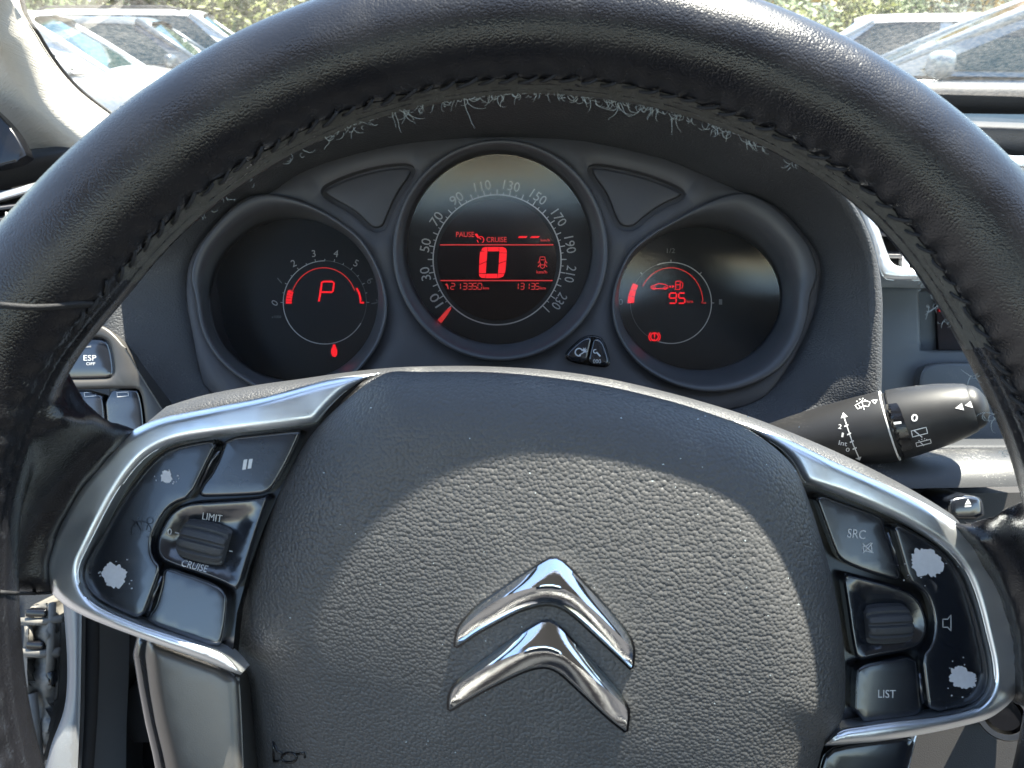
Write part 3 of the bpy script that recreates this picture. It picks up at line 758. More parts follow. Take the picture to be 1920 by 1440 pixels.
pv, pf = plate(cat(PANEL, 3), ZP, rnd(6, .001), 40, .03, holes=[POCK_L, POCK_R, chaikin(grow(cat(GS, 1), -6), 0), grow(cat(GL, 2), -6), grow(cat(GR, 2), -6)], rings=(2,), edge=9)
mesh_obj('surround_panel', pv, pf, MT['panel'], cl); PB = bvh_of(pv, pf)
for pk in (POCK_L, POCK_R):
    v, f = plate(grow(pk, 3), ZP - .0045, None, 40, .002)
    mesh_obj('pocket', v, f, MT['panel'], cl)
    v, f = plate(grow(pk, -9), ZP - .0032, rnd(4, .0012), 40, .002, rings=(1.5, 4), edge=6)
    mesh_obj('pocket_cover', v, f, MT['panel'], cl)
def radial(poly, c, a):
    d = Vector((math.cos(a), math.sin(a))); best = 0
    for p, q in zip(poly, poly[1:] + poly[:1]):
        p = Vector((p[0], p[1])) - c; q = Vector((q[0], q[1])) - c; e = q - p; den = d.x * e.y - d.y * e.x
        if abs(den) < 1e-9: continue
        t = (p.x * e.y - p.y * e.x) / den; u = (p.x * d.y - p.y * d.x) / den
        if t > 0 and -1e-6 <= u <= 1 + 1e-6: best = max(best, t)
    return best
def gauge(outer, ic, ir, iry, zin, lip=.004, name='gauge_bezel', flat=0.0):
    ic = Vector(ic); ol = [tuple(p) for p in cat(outer, 4)]; N = 144; loops = [[] for _ in range(13)]
    for i in range(N):
        a = 2 * math.pi * i / N; r = radial(ol, ic, a); d = Vector((math.cos(a), math.sin(a)))
        ri = 1 / math.sqrt((math.cos(a) / ir) ** 2 + (math.sin(a) / iry) ** 2)
        o_ = ic + d * r; i_ = ic + d * ri
        zt = ZP + lip
        loops[0].append(P(o_.x, o_.y, ZP - .004)); loops[1].append(P(o_.x, o_.y, zt - .0012)); q = ic + d * (r - 1.5); loops[2].append(P(q.x, q.y, zt - .0003))
        q = ic + d * (r - 4); loops[3].append(P(q.x, q.y, zt))
        zone = max(0, r - ri - 6)
        for k in range(1, 8):
            t = k / 8; rr = (r - 5) + (ri - (r - 5)) * t; q = ic + d * rr
            # a gently dished lip that turns down into the well
            z = zt + (zin - zt) * (t ** (1.0 + 1.6 * min(1, zone / 60)))
            loops[3 + k].append(P(q.x, q.y, z))
        loops[11].append(P(i_.x, i_.y, zin)); q = ic + d * (ri - 1); loops[12].append(P(q.x, q.y, zin - .010))
    V, Fc = loft(loops); Fc = [tuple(reversed(f)) for f in Fc]
    o = mesh_obj(name, V, Fc, MT['bezel'], cl)
    n = 72
    fv = [P(ic.x, ic.y, zin - .006)] + [P(ic.x + (ir + 4) * math.cos(2 * math.pi * i / n), ic.y + (iry + 4) * math.sin(2 * math.pi * i / n), zin - .006) for i in range(n)]
    face = mesh_obj('dial_face', fv, [(0, 1 + (i + 1) % n, 1 + i) for i in range(n)], MT['face'], cl, smooth=False)
    return o, face, zin - .0058
def lens(ic, ir, iry, z, bow=.0, tilt=0., roll=0.):
    ic = Vector(ic); n = 64; rows = []
    for k in range(0, 9):
        t = k / 8; row = []
        for i in range(n):
            a = 2 * math.pi * i / n; x = ic.x + (ir + 1) * t * math.cos(a); y = ic.y + (iry + 1) * t * math.sin(a)
            row.append(P(x, y, z + bow * (t * t) + tilt * (ic.y - y) / iry + roll * (x - ic.x) / ir))
        rows.append(row)
    V, Fc = loft(rows); Fc = [f for f in Fc]
    return mesh_obj('lens', V, Fc, MT['lens'], cl)
# --- speedometer in the middle
sb, sface, zs = gauge(GS, (936, 468), 173, 178, -.186, lip=.008)
lens((936, 468), 173, 178, -.1850, bow=.0058, tilt=.006, roll=-.0035)
cx, cy, rx, ry = 932, 487, 120, 122
def ang(v): return 90 + (120 - v) * 1.122
shapes = [stroke2(arc2(cx, cy, rx, 0, 360, 96, ry), 2.2)]
for v_ in range(0, 241, 5):
    a = R(ang(v_)); l_ = 10 if v_ % 10 == 0 else 5; wd = 1.9 if v_ % 10 == 0 else 1.3
    if v_ == 240: l_ = 18
    shapes.append(stroke2([(cx + rx * math.cos(a), cy - ry * math.sin(a)), (cx + (rx + l_) * math.cos(a), cy - (ry + l_) * math.sin(a))], wd))
put('dial_scale', shapes, MT['ring'], sface, z=zs)
for v_ in range(10, 231, 20):
    a = ang(v_); rr = 137 if v_ < 100 else 140
    wd = {2: 25, 3: 31}[len(str(v_))]
    put('numeral', [text2(str(v_), cx + rr * math.cos(R(a)), cy - (rr + 1) * math.sin(R(a)), 18, 90 - a, wd)], MT['dialprint'], sface, z=zs)
# needle
nd = [(846, 575), (838, 580), (822, 598), (818, 604), (826, 607), (836, 594), (845, 580)]
v, f = plate(nd, zs + .0015, None, 20, .001); mesh_obj('needle', v, f, MT['red_dim'], cl, smooth=False)
lcd = mesh_obj('display', [P(cx + 112 * math.cos(R(a)), cy + 114 * math.sin(R(a)), zs + .0003) for a in range(0, 360, 6)], [tuple(reversed(range(60)))], MT['screen'], cl, smooth=False)
zl = zs + .0006
def L2(x, y): return (780 + x / 6.4, 420 + y / 6.4)
def seg(ch, x, y, w_, h, t, sl=0.0, gap=.8):
    "seven segment digit, x y top left"
    m = {'0': 'abcdef', '1': 'bc', '2': 'abged', '3': 'abgcd', '4': 'fgbc', '5': 'afgcd', '6': 'afgedc', '7': 'abc', '8': 'abcdefg', '9': 'abcdfg', 'P': 'abefg', '-': 'g'}[ch]
    L = {'a': ((0, 0), (w_, 0)), 'b': ((w_, 0), (w_, h / 2)), 'c': ((w_, h / 2), (w_, h)), 'd': ((0, h), (w_, h)), 'e': ((0, h / 2), (0, h)), 'f': ((0, 0), (0, h / 2)), 'g': ((0, h / 2), (w_, h / 2))}
    out = []
    for k in m:
        (x0, y0), (x1, y1) = L[k]; dx, dy = x1 - x0, y1 - y0; l_ = math.hypot(dx, dy); dx /= l_; dy /= l_
        p = [(x0 + dx * gap, y0 + dy * gap), (x1 - dx * gap, y1 - dy * gap)]
        out.append(stroke2([(x + a + sl * (h - b), y + b) for a, b in p], t))
    return out
sh = [stroke2([L2(290, 250), L2(1648, 250)], 2.2), stroke2([L2(290, 679), L2(1640, 679)], 2.2)]
put('display_line', sh, MT['red_dim'], lcd, z=zl)
x, y = L2(850, 185)[0], 0
put('lettering', [text2('PAUSE', *L2(590, 125), 10, 0, 34, .012)], MT['red_dim'], lcd, z=zl)
put('lettering', [text2('CRUISE', *L2(967, 187), 10, 0, 38, .012)], MT['red_dim'], lcd, z=zl)
cs = [stroke2(arc2(*L2(775, 190), 6.2, -60, 150, 12), 1.5), stroke2(arc2(*L2(775, 190), 6.2, 180, 235, 5), 1.5), stroke2([L2(780, 185), L2(735, 140)], 1.6), poly2([L2(705, 118), L2(735, 115), L2(752, 150), L2(735, 165), L2(715, 140)])]
put('cruise_symbol', cs, MT['red'], lcd, z=zl)
put('dash_mark', [poly2([L2(1240, 145), L2(1340, 145), L2(1320, 167), L2(1220, 167)]), poly2([L2(1390, 145), L2(1490, 145), L2(1465, 167), L2(1365, 167)])], MT['red'], lcd, z=zl)
put('lettering', [text2('km/h', *L2(1552, 193), 5.2, 0, 17, .006)], MT['red_dim'], lcd, z=zl)
put('lettering', [text2('km/h', *L2(1510, 575), 6, 0, 20, .01)], MT['red_dim'], lcd, z=zl)
# big zero made of six segments
def big():
    o = [(780, 300), (830, 276), (1040, 276), (1088, 300), (1090, 330), (1085, 470), (1070, 610), (1040, 640), (990, 650), (790, 648), (755, 620), (750, 560), (755, 440), (770, 320)]
    segs = [[(782, 318), (800, 285), (830, 277), (858, 276), (858, 330), (845, 335)], [(862, 276), (995, 276), (992, 328), (862, 328)], [(999, 276), (1040, 276), (1078, 292), (1089, 325), (1088, 345), (1000, 345), (998, 328)],
            [(770, 330), (856, 330), (848, 445), (760, 485), (762, 400)], [(758, 492), (846, 455), (838, 590), (756, 592)], [(1000, 350), (1088, 350), (1083, 440), (993, 470)], [(993, 478), (1083, 446), (1072, 570), (1064, 592), (984, 592)],
            [(756, 598), (840, 598), (832, 648), (790, 648), (762, 630)], [(843, 597), (978, 597), (976, 650), (837, 650)], [(984, 597), (1062, 597), (1045, 632), (1000, 648), (980, 650)]]
    return [poly2([L2(*p) for p in s]) for s in segs]
put('speed_digit', big(), MT['red'], lcd, z=zl)
dg = []
for ch, xx in zip('213350', (415, 512, 562, 625, 680, 740)):
    dg += seg(ch, *L2(xx - (28 if ch == '1' else 0), 712), 7.4, 11.2, 1.5, .05, .7)
dg += [poly2([L2(348, 725), L2(372, 712), L2(385, 735), L2(392, 780), L2(382, 782), L2(370, 745)])]
put('odometer_digits', dg, MT['red_dim'], lcd, z=zl)
put('lettering', [text2('km', *L2(840, 768), 5.2, 0, 11, .012)], MT['red_dim'], lcd, z=zl)
dg = []
for ch, xx in zip('13135', (1180, 1250, 1312, 1378, 1432)):
    dg += seg(ch, *L2(xx, 712), 7.0, 11.2, 1.5, .05, .7)
dg += [poly2([L2(1424, 780), L2(1431, 780), L2(1431, 787), L2(1424, 787)])]
put('trip_digits', dg, MT['red_dim'], lcd, z=zl)
put('lettering', [text2('km', *L2(1525, 768), 5.2, 0, 10, .012)], MT['red_dim'], lcd, z=zl)
ca = [stroke2([L2(1490, 395), L2(1545, 395), L2(1552, 440), L2(1545, 470), L2(1540, 520), L2(1518, 535), L2(1495, 520), L2(1490, 470), L2(1483, 440)], 1.5, True), stroke2([L2(1487, 440), L2(1462, 470)], 1.8), stroke2([L2(1550, 440), L2(1573, 470)], 1.8), stroke2([L2(1490, 485), L2(1462, 515)], 1.8), stroke2([L2(1546, 485), L2(1573, 515)], 1.8), stroke2([L2(1497, 430), L2(1540, 430)], 1.5), stroke2([L2(1497, 490), L2(1540, 490)], 1.5)]
put('door_open_symbol', ca, MT['red_dim'], lcd, z=zl)
# --- rev counter
lb, lface, zg = gauge(GL, (553, 562), 156, 152, -.196, lip=.006)
lens((553, 562), 156, 152, -.1945, bow=.002, tilt=.002, roll=-.006)
cx, cy, rr = 609, 567, 78
put('dial_ring', [stroke2(arc2(cx, cy, rr, 90, 330, 60), 1.5)], MT['ring'], lface, z=zg)
put('dial_ring', [stroke2(arc2(cx, cy, rr, -30, 90, 40), .8)], MT['dimprint'], lface, z=zg)
tk = []
for k in range(0, 15):
    a = R(180 - k * 180 / 14); l_ = 5 if k % 2 == 0 else 3.5
    tk.append(stroke2([(cx + rr * math.cos(a), cy - rr * math.sin(a)), (cx + (rr + l_) * math.cos(a), cy - (rr + l_) * math.sin(a))], 1.2))
put('dial_scale', tk, MT['dialprint'], lface, z=zg)
for k in range(8):
    a = 180 - k * 180 / 7
    put('numeral', [text2(str(k), cx + 94 * math.cos(R(a)), cy - 94 * math.sin(R(a)) + (1 if k in (0, 7) else 0), 13, (90 - a) * .62, None)], MT['dimprint'] if k in (1, 6, 7) else MT['dialprint'], lface, z=zg)
put('lettering', [text2('x1000', 518, 594, 5, 0, 18)], MT['dimprint'], lface, z=zg)
def G1(x, y): return (340 + x / 3.693, 350 + y / 3.693)
za = zg + .0004
put('rev_arc', [stroke2([G1(*p) for p in [(745, 715)] + [(a_, b_) for a_, b_ in []]] + [(cx - 2 + 62 * math.cos(R(a)), 568 - 66 * math.sin(R(a))) for a in range(160, 18, -5)], 1.6)], MT['red_dim'], lface, z=za)
bars = []
for k in range(5):
    a0, a1 = 180 - k * 4.2 + 1, 180 - (k + 1) * 4.2 + 1.8
    bars.append(poly2([(cx + r_ * math.cos(R(a)), 568 - r_ * math.sin(R(a))) for r_, a in ((73, a0), (73, a1), (62, a1), (62, a0))]))
put('rev_bar', bars, MT['red'], lface, z=za)
put('redline_arc', [stroke2([G1(*p) for p in [(1213, 702), (1228, 730), (1240, 770), (1240, 803), (1265, 803)]], 3.6)], MT['red'], lface, z=za)
put('gear_letter', [stroke2([G1(*p) for p in [(952, 795), (962, 740), (966, 700)]], 3.6), stroke2([G1(*p) for p in [(966, 722), (972, 664), (985, 657), (1045, 657), (1057, 668), (1050, 722), (1042, 730), (968, 730)]], 3.4)], MT['red'], lface, z=za)
put('seatbelt_lamp', [poly2([G1(*p) for p in [(1050, 1092), (1066, 1092), (1070, 1110), (1080, 1135), (1078, 1165), (1064, 1180), (1046, 1175), (1036, 1150), (1040, 1120), (1048, 1108)]])], MT['red'], lface, z=za)
# --- fuel gauge
rb, rface, zg = gauge(GR, (1311, 560), 151, 134, -.196, lip=.006)
lens((1311, 560), 151, 134, -.1945, bow=.0055, tilt=.005, roll=-.001)
cx, cy, rr = 1258, 568, 76
put('dial_ring', [stroke2(arc2(cx, cy, rr, -110, 110, 60), 1.7)], MT['ring'], rface, z=zg)
put('dial_ring', [stroke2(arc2(cx, cy, rr, 110, 250, 40), .8)], MT['dimprint'], rface, z=zg)
put('dial_scale', [stroke2([(cx + rr * math.cos(R(a)), cy - rr * math.sin(R(a))), (cx + (rr + 5) * math.cos(R(a)), cy - (rr + 5) * math.sin(R(a)))], 1.3) for a in (180, 135, 90, 45, 0)], MT['dialprint'], rface, z=zg)
put('numeral', [text2('1/2', 1258, 470, 9, 0, 15), text2('0', 1164, 566, 11, 0, 8), text2('1', 1351, 566, 6, 90, 10)], MT['dimprint'], rface, z=zg)
def G3(x, y): return (1100 + x / 3.6, 350 + y / 3.6)
za = zg + .0004
put('fuel_arc', [stroke2(arc2(cx, 568, 60, 152, 4, 40, 66) + [G3(775, 785), G3(806, 785)], 1.5)], MT['red_dim'], rface, z=za)
put('fuel_bar', [poly2([G3(*p) for p in b_]) for b_ in ([(313, 652), (348, 666), (333, 700), (297, 690)], [(296, 694), (332, 704), (324, 742), (283, 734)], [(282, 738), (323, 746), (320, 785), (275, 785)])], MT['red'], rface, z=za)
pump = [stroke2([G3(*p) for p in [(602, 640), (632, 636), (630, 694), (600, 694)]], 1.6, True), stroke2([G3(605, 662), G3(630, 662)], 1.5), stroke2([G3(*p) for p in [(638, 640), (650, 655), (645, 685), (636, 682)]], 1.3)]
carv = [stroke2([G3(*p) for p in [(436, 685), (434, 674), (462, 664), (485, 654), (520, 658), (545, 668), (550, 682), (540, 688), (470, 688), (440, 688)]], 1.4, True), stroke2(arc2(*G3(455, 685), 2.6, 0, 360, 10), 1.2), stroke2(arc2(*G3(530, 685), 2.6, 0, 360, 10), 1.2)]
dots = [poly2([G3(558, 670), G3(570, 668), G3(572, 680), G3(558, 680)]), poly2([G3(578, 664), G3(593, 674), G3(578, 684)])]
put('fuel_range_symbol', pump + carv + dots, MT['red'], rface, z=za)
put('range_digits', seg('9', *G3(556, 718), 13, 19, 2.8, .06, 1.0) + seg('5', *G3(618, 718), 12, 19, 2.8, .06, 1.0), MT['red'], rface, z=za)
put('lettering', [text2('km', *G3(697, 774), 5.5, 0, 12, .012)], MT['red_dim'], rface, z=za)
bk = [stroke2(arc2(*G3(458, 1013), 7.2, 0, 360, 24), 2.4), stroke2(arc2(*G3(458, 1013), 10.5, 130, 230, 10), 1.8), stroke2(arc2(*G3(458, 1013), 10.5, -50, 50, 10), 1.8), poly2([G3(452, 992), G3(464, 992), G3(461, 1020), G3(455, 1020)]), poly2([G3(454, 1025), G3(462, 1025), G3(462, 1032), G3(454, 1032)])]
put('brake_warning_lamp', bk, MT['red'], rface, z=za)
# --- trip buttons
def S2(x, y): return (720 + x / 3.2, 240 + y / 3.2)
well = chaikin([S2(*p) for p in [(1080, 1365), (1105, 1325), (1195, 1248), (1265, 1240), (1320, 1265), (1362, 1400), (1345, 1438), (1260, 1432), (1110, 1405)]], 1)
v, f = plate(well, ZP + .0012, rnd(3, .0006), 30, .002, edge=5, rings=(1, 3)); mesh_obj('button_well', v, f, MT['groove'], cl)
b1 = chaikin([S2(*p) for p in [(1090, 1365), (1115, 1328), (1200, 1256), (1250, 1250), (1232, 1330), (1214, 1408), (1120, 1396)]], 1)
b2 = chaikin([S2(*p) for p in [(1258, 1252), (1308, 1270), (1332, 1330), (1352, 1400), (1338, 1428), (1222, 1412), (1240, 1330)]], 1)
for b_, ic_ in ((b1, [stroke2(arc2(*S2(1170, 1345), 7, 20, 300, 18), 2.2), stroke2([S2(1172, 1362), S2(1200, 1345)], 2), poly2([S2(1190, 1328), S2(1206, 1322), S2(1214, 1340), S2(1200, 1350)])] + [stroke2([S2(1202 + 12 * math.cos(t), 1336 + 12 * math.sin(t)), S2(1202 + 19 * math.cos(t), 1336 + 19 * math.sin(t))], 1.2) for t in (-1.9, -1.2, -.5, .2, .9)]),
                (b2, [stroke2([S2(1275, 1345), S2(1298, 1370)], 2.6), stroke2(arc2(*S2(1268, 1340), 3.4, 60, 300, 10), 1.8), text2('000', *S2(1278, 1400), 7.5, 2, 15)])):
    v, f = plate(b_, ZP + .0035, rnd(4, .0012), 20, .003, rings=(1.2, 4), edge=4)
    o = mesh_obj('trip_button', v, f, MT['button'], cl); put('symbol', ic_, MT['white'], o, bvh_of(v, f))
# ================================================================== dashboard
dash = thing('dashboard', 'black grained dashboard with hooded instrument binnacle under the windscreen', 'dashboard', P(960, 900, -.26))
HOLE = PANEL
OUTER = [(270, 900), (215, 700), (205, 560), (250, 440), (340, 320), (480, 215), (650, 140), (800, 112), (960, 104), (1130, 112), (1290, 140), (1440, 215), (1530, 310), (1590, 385), (1624, 455), (1641, 540), (1642, 640), (1640, 740), (1620, 860), (1200, 960), (700, 960)]
cc = Vector((945, 520)); ho = [tuple(p) for p in cat(HOLE, 4)]; oo = [tuple(p) for p in cat(OUTER, 4)]
N = 200; loops = [[] for _ in range(14)]
for i in range(N):
    a = 2 * math.pi * i / N; d = Vector((math.cos(a), math.sin(a))); r0 = radial(ho, cc, a); r1 = radial(oo, cc, a)
    up = ss(.0, .55, -d.y)
    right = ss(.5, .95, d.x)
    up *= 1 - .45 * right
    z0 = ZP - .001; z1 = -.150 + .050 * up + .010 * right
    for k in range(9):
        t = k / 8; q = cc + d * (r0 - 3 + (r1 - r0 + 3) * t)
        zz = z0 + (z1 - z0) * (t ** .8)
        loops[k].append(P(q.x, q.y, zz))
    for k, (dr, dz) in enumerate(((12, -.001), (24, -.006), (34, -.018), (40, -.05), (44, -.14))):
        # hood turns over its lip and runs away to the front
        q = P((cc + d * r1).x, (cc + d * r1).y, z1); s = (D - z1) / F
        loops[9 + k].append(Vector((q.x + d.x * dr * s, q.y - d.y * dr * s, z1 + dz)))
V, Fc = loft(loops)
mesh_obj('binnacle_hood', V, [tuple(reversed(f)) for f in Fc], MT['dash'], dash)
# body of the dash behind everything
v, f = plate([(-900, 345), (100, 335), (1900, 320), (2900, 420), (2900, 1500), (-900, 1500)], -.50, None, 300, .05); mesh_obj('dash_body', v, f, MT['dash_soft'], dash)
# upper pads: rounded bars along the car
def bar(px0, px1, prof, name, m, parent, slant=0.0, n=24):
    "prof: list of (py, z) down the face; slant = pixels of drop per pixel to the right"
    pr = cat([(a, b * 1000) for a, b in prof], 6, False); rows = []
    for i in range(n + 1):
        x = px0 + (px1 - px0) * i / n
        rows.append([P(x, p.x + slant * (x - px0) + (bow_(x) if False else 0), p.y / 1000) for p in pr])
    V, Fc = loft(rows, False)
    return mesh_obj(name, V, [tuple(reversed(q)) for q in Fc], m, parent)
bar(-400, 620, [(386, -.62), (374, -.46), (376, -.43), (381, -.417), (392, -.412), (412, -.420), (430, -.436), (438, -.46)], 'top_pad', MT['dash_soft'], dash, slant=-.205)
bar(1300, 3200, [(190, -1.0), (158, -.66), (148, -.59), (150, -.568), (158, -.558), (172, -.558), (192, -.568), (207, -.585)], 'top_pad', MT['dash_soft'], dash, slant=.012)
bar(1300, 3200, [(225, -.62), (211, -.50), (209, -.475), (214, -.464), (224, -.461), (255, -.474), (286, -.50), (300, -.53)], 'top_pad', MT['dash_soft'], dash, slant=.035)
# --- left air vent
vent = thing('air_vent', 'side air vent with silver upper strip at the left edge', 'air vent', P(0, 440, -.37))
v, f = plate([(-300, 372), (110, 352), (120, 480), (-300, 520)], -.385, None, 60, .02); mesh_obj('vent_box', v, f, MT['groove'], vent)
strip = cat([(-250, 430), (-60, 384), (0, 366), (60, 349), (130, 332)], 8, False)
loops = []
for p in strip:
    loops.append([P(p.x, p.y + dy, z) for dy, z in ((-5, -.385), (-3, -.374), (3, -.368), (9, -.369), (13, -.376), (14, -.39))])
V, Fc = loft(loops, False); mesh_obj('silver_strip', V, [tuple(reversed(q)) for q in Fc], MT['silver'], vent)
for y in (392, 414, 436, 458):
    v, f = box(P(-40, y + 2, -.372), (.11, .0022, .012), Matrix.Rotation(R(7), 3, 'Z') @ Matrix.Rotation(R(25), 3, 'X'), .0004); mesh_obj('slat', v, f, MT['panel'], vent)
for x in (14, 58):
    v, f = box(P(x, 425, -.366), (.0008, .022, .004), None); mesh_obj('fin', v, f, MT['dimprint'], vent)
# --- centre air vent with bright surround
cv = thing('air_vent', 'centre air vent with bright chrome surround right of the instrument binnacle', 'air vent', P(1690, 525, -.24))
sur_o = [(1585, 360), (1602, 380), (1625, 430), (1640, 480), (1647, 515), (1660, 527), (1720, 527), (2100, 535), (2100, 300), (1900, 290), (1700, 300)]
sur_i = chaikin([(1622, 372), (1645, 420), (1662, 470), (1672, 494), (1690, 502), (1730, 503), (2060, 510), (2060, 330), (1900, 318), (1700, 325)], 1)
v, f = plate(chaikin(sur_o, 1), -.235, rnd(13, .006), 14, .03, holes=[sur_i], rings=(1, 3, 7, 12), edge=8); mesh_obj('chrome_surround', v, f, MT['silver'], cv)
v, f = plate([(1560, 330), (2120, 280), (2120, 545), (1650, 530)], -.262, None, 90, .01); mesh_obj('vent_box', v, f, MT['groove'], cv)
for y in (395, 440, 480):
    v, f = box(P(1860, y, -.248), (.16, .0024, .014), Matrix.Rotation(R(-1), 3, 'Z') @ Matrix.Rotation(R(20), 3, 'X'), .0004); mesh_obj('slat', v, f, MT['panel'], cv)
v, f = box(P(1695, 475, -.243), (.004, .02, .006), None, .0006); mesh_obj('vent_thumb_tab', v, f, MT['silver'], cv)
# silver strip at the right edge below the pads
rs_ = cat([(1600, 272), (1760, 283), (1860, 291), (1920, 299), (2050, 318), (2300, 360)], 5, False); loops = []
for p in rs_: loops.append([P(p.x, p.y + dy, z) for dy, z in ((-4, -.47), (-2, -.452), (3, -.446), (9, -.447), (13, -.455), (14, -.48))])
V, Fc = loft(loops, False); mesh_obj('silver_strip', V, [tuple(reversed(q)) for q in Fc], MT['silver'], dash)
# --- centre console face with the small red display
con = thing('centre_console', 'blue grey centre console panel right of the binnacle with recessed dark red display', 'console', P(1780, 760, -.27))
v, f = plate([(1560, 505), (2400, 520), (2400, 1100), (1560, 1100)], -.270, rnd(6, .002), 90, .02, holes=[[(1722, 540), (2150, 540), (2150, 658), (1726, 657)]], rings=(2, 6), edge=20); mesh_obj('face_panel', v, f, MT['stack'], con)
v, f = plate([(1715, 530), (2160, 530), (2160, 670), (1715, 670)], -.292, None, 200, .002); mesh_obj('recess_floor', v, f, MT['stack'], con)
v, f = plate([(1756, 556), (2140, 556), (2140, 656), (1760, 656)], -.289, rnd(3, .001), 200, .003, edge=20); scr = mesh_obj('screen', v, f, MT['screen'], con)
put('red_digit', [stroke2([(1762, 570), (1764, 584)], 5), poly2([(1759, 572), (1764, 568), (1764, 574)])], MT['red'], scr, z=-.2878)
v, f = plate(chaikin([(1722, 745), (1722, 700), (1738, 682), (1790, 677), (2300, 685), (2300, 1000), (1722, 1000)], 1), -.262, rnd(8, .003), 90, .008, rings=(2, 5, 8), edge=12); mesh_obj('lower_panel', v, f, MT['stack'], con)
# ledge of the console under the stalk
v, f = box(P(1850, 838, -.22), (.24, .006, .05), None, .002); mesh_obj('ledge', v, f, MT['dash_soft'], con)
# --- switch panel on the left
sw = thing('switch_panel', 'grey switch panel with stability control off button left of the instruments', 'switch panel', P(200, 770, -.14))
pan = chaikin([(40, 606), (160, 606), (188, 608), (212, 622), (240, 655), (262, 695), (322, 790), (322, 860), (40, 860)], 1)
H1 = chaikin([(60, 632), (175, 632), (198, 634), (209, 650), (216, 695), (212, 708), (195, 712), (60, 713)], 1)
H2 = chaikin([(60, 733), (255, 727), (264, 733), (272, 775), (275, 830), (60, 830)], 1)
v, f = plate(pan, -.150, rnd(6, .0018), 30, .015, holes=[H1, H2], rings=(2, 6), edge=8); mesh_obj('frame', v, f, MT['switchframe'], sw)
b1, bb1 = plate(grow(H1, -2), -.151, rnd(5, .0015), 30, .006, rings=(1.5, 5), edge=6); o = mesh_obj('stability_button', b1, bb1, MT['button'], sw); Bv = bvh_of(b1, bb1)
put('lettering', [text2('ESP', 168.5, 671, 10.5, 0, 24, .006), text2('OFF', 170, 682, 5.5, 0, 17, .006)], MT['white'], o, Bv)
put('status_lamp', [poly2([(157, 650), (171, 648), (171, 651), (157, 652)])], MT['dimprint'], o, Bv)
for ol in ([(60, 735), (190, 731), (196, 770), (198, 828), (60, 828)], [(196, 731), (252, 729), (261, 735), (269, 775), (271, 828), (203, 828)]):
    v, f = plate(chaikin(ol, 1), -.151, rnd(4, .0012), 30, .006, rings=(1.5, 4), edge=6); o = mesh_obj('blank_switch', v, f, MT['button'], sw)
    x0 = 229 if ol[0][0] > 100 else 168
    put('status_lamp', [stroke2([(x0 - 10, 736), (x0 + 11, 735), (x0 + 12, 742), (x0 - 9, 744)], 1.6, True)], MT['dialprint'], o, bvh_of(v, f))
# ================================================================== wiper stalk
wsA, wsB = P(1440, 848, -.118), P(1853, 757, -.078)
stalk = thing('wiper_stalk', 'black wiper stalk with white wiper symbols and twist knob end', 'stalk', wsA)
axd = (wsB - wsA); 
def wp(t): return wsA + axd * t
def px_r(t, r): z = (wsA.z + axd.z * t); return r * (D - z) / F
def stalk_part(tab, name, m, n=48):
    v, f = lathe([(wp(t), px_r(t, r)) for t, r in tab], n); o = mesh_obj(name, v, f, MT[m], stalk, sharp=35); return o, (v, f)
sh_, g1 = stalk_part([(-.25, 40), (0, 50), (.15, 57), (.32, 63), (.47, 66), (.568, 66.5), (.581, 66)], 'shaft', 'stalk')
col_, g2 = stalk_part([(.57, 61), (.58, 61), (.64, 61), (.65, 60)], 'selector_ring', 'stalk')
kn_, g3 = stalk_part([(.605, 64.5), (.61, 66), (.66, 65.3), (.74, 62), (.82, 57.5), (.89, 51), (.93, 46), (.936, 44)], 'twist_knob', 'stalk')
tip_, g4 = stalk_part([(.932, 42.5), (.945, 42), (.965, 38), (.982, 30), (.994, 18), (1.0, 6)], 'end_cap', 'stalk')
ring_, g5 = stalk_part([(.580, 66.7), (.584, 67.0), (.587, 66.7), (.587, 60)], 'edge_line', 'dialprint')
SB = bvh_of(*merge(g1, g2, g3, g4))
def S8(x, y): return (1420 + x / 3.84, 680 + y / 3.84)
# selector window in the knob
put('selector_window', [patch2([S8(*p) for p in [(925, 300), (1005, 290), (1028, 330), (1110, 570), (1118, 620), (1050, 640), (1015, 600), (940, 400)]])], MT['groove'], kn_, SB, off=.0006)
put('index_mark', [poly2([S8(*p) for p in [(980, 428), (1035, 422), (1038, 438), (984, 446)]])], MT['white'], kn_, SB, off=.0009)
put('lettering', [text2('0', *S8(1132, 397), 14, 10, 12.5, .02)], MT['white'], kn_, SB)
put('scale_arrow', [stroke2([S8(622, 385), S8(650, 470), S8(690, 590), S8(732, 685)], 2.0), poly2([S8(618, 358), S8(650, 388), S8(602, 400)]), poly2([S8(705, 690), S8(750, 676), S8(738, 705)])] + [poly2([S8(x_ - 14, y_ + 4), S8(x_ + 14, y_ - 8), S8(x_ + 15, y_ + 2), S8(x_ - 13, y_ + 14)]) for x_, y_ in ((640, 450), (660, 510), (680, 565), (700, 615))], MT['white'], sh_, SB)
for tx, x_, y_, h_, w2 in (('2', 595, 460, 8.5, 6), ('1', 614, 520, 8.5, 4), ('Int', 617, 580, 9, 16), ('0', 651, 627, 7.5, 7)):
    put('lettering', [text2(tx, *S8(x_, y_), h_, 10, w2, .0 if tx == '1' else .008)], MT['white'], sh_, SB)
wi = [stroke2([S8(*p) for p in [(718, 305), (760, 280), (800, 270), (828, 280), (815, 312), (785, 308), (765, 315), (740, 330)]], 1.2, True), stroke2([S8(770, 285), S8(785, 335)], 1.3), stroke2([S8(745, 300), S8(765, 325)], 1.0)] + [poly2([S8(x_, y_), S8(x_ + 9, y_ - 2), S8(x_ + 9, y_ + 5), S8(x_, y_ + 6)]) for x_, y_ in ((728, 272), (748, 258), (770, 252), (785, 262), (765, 266))]
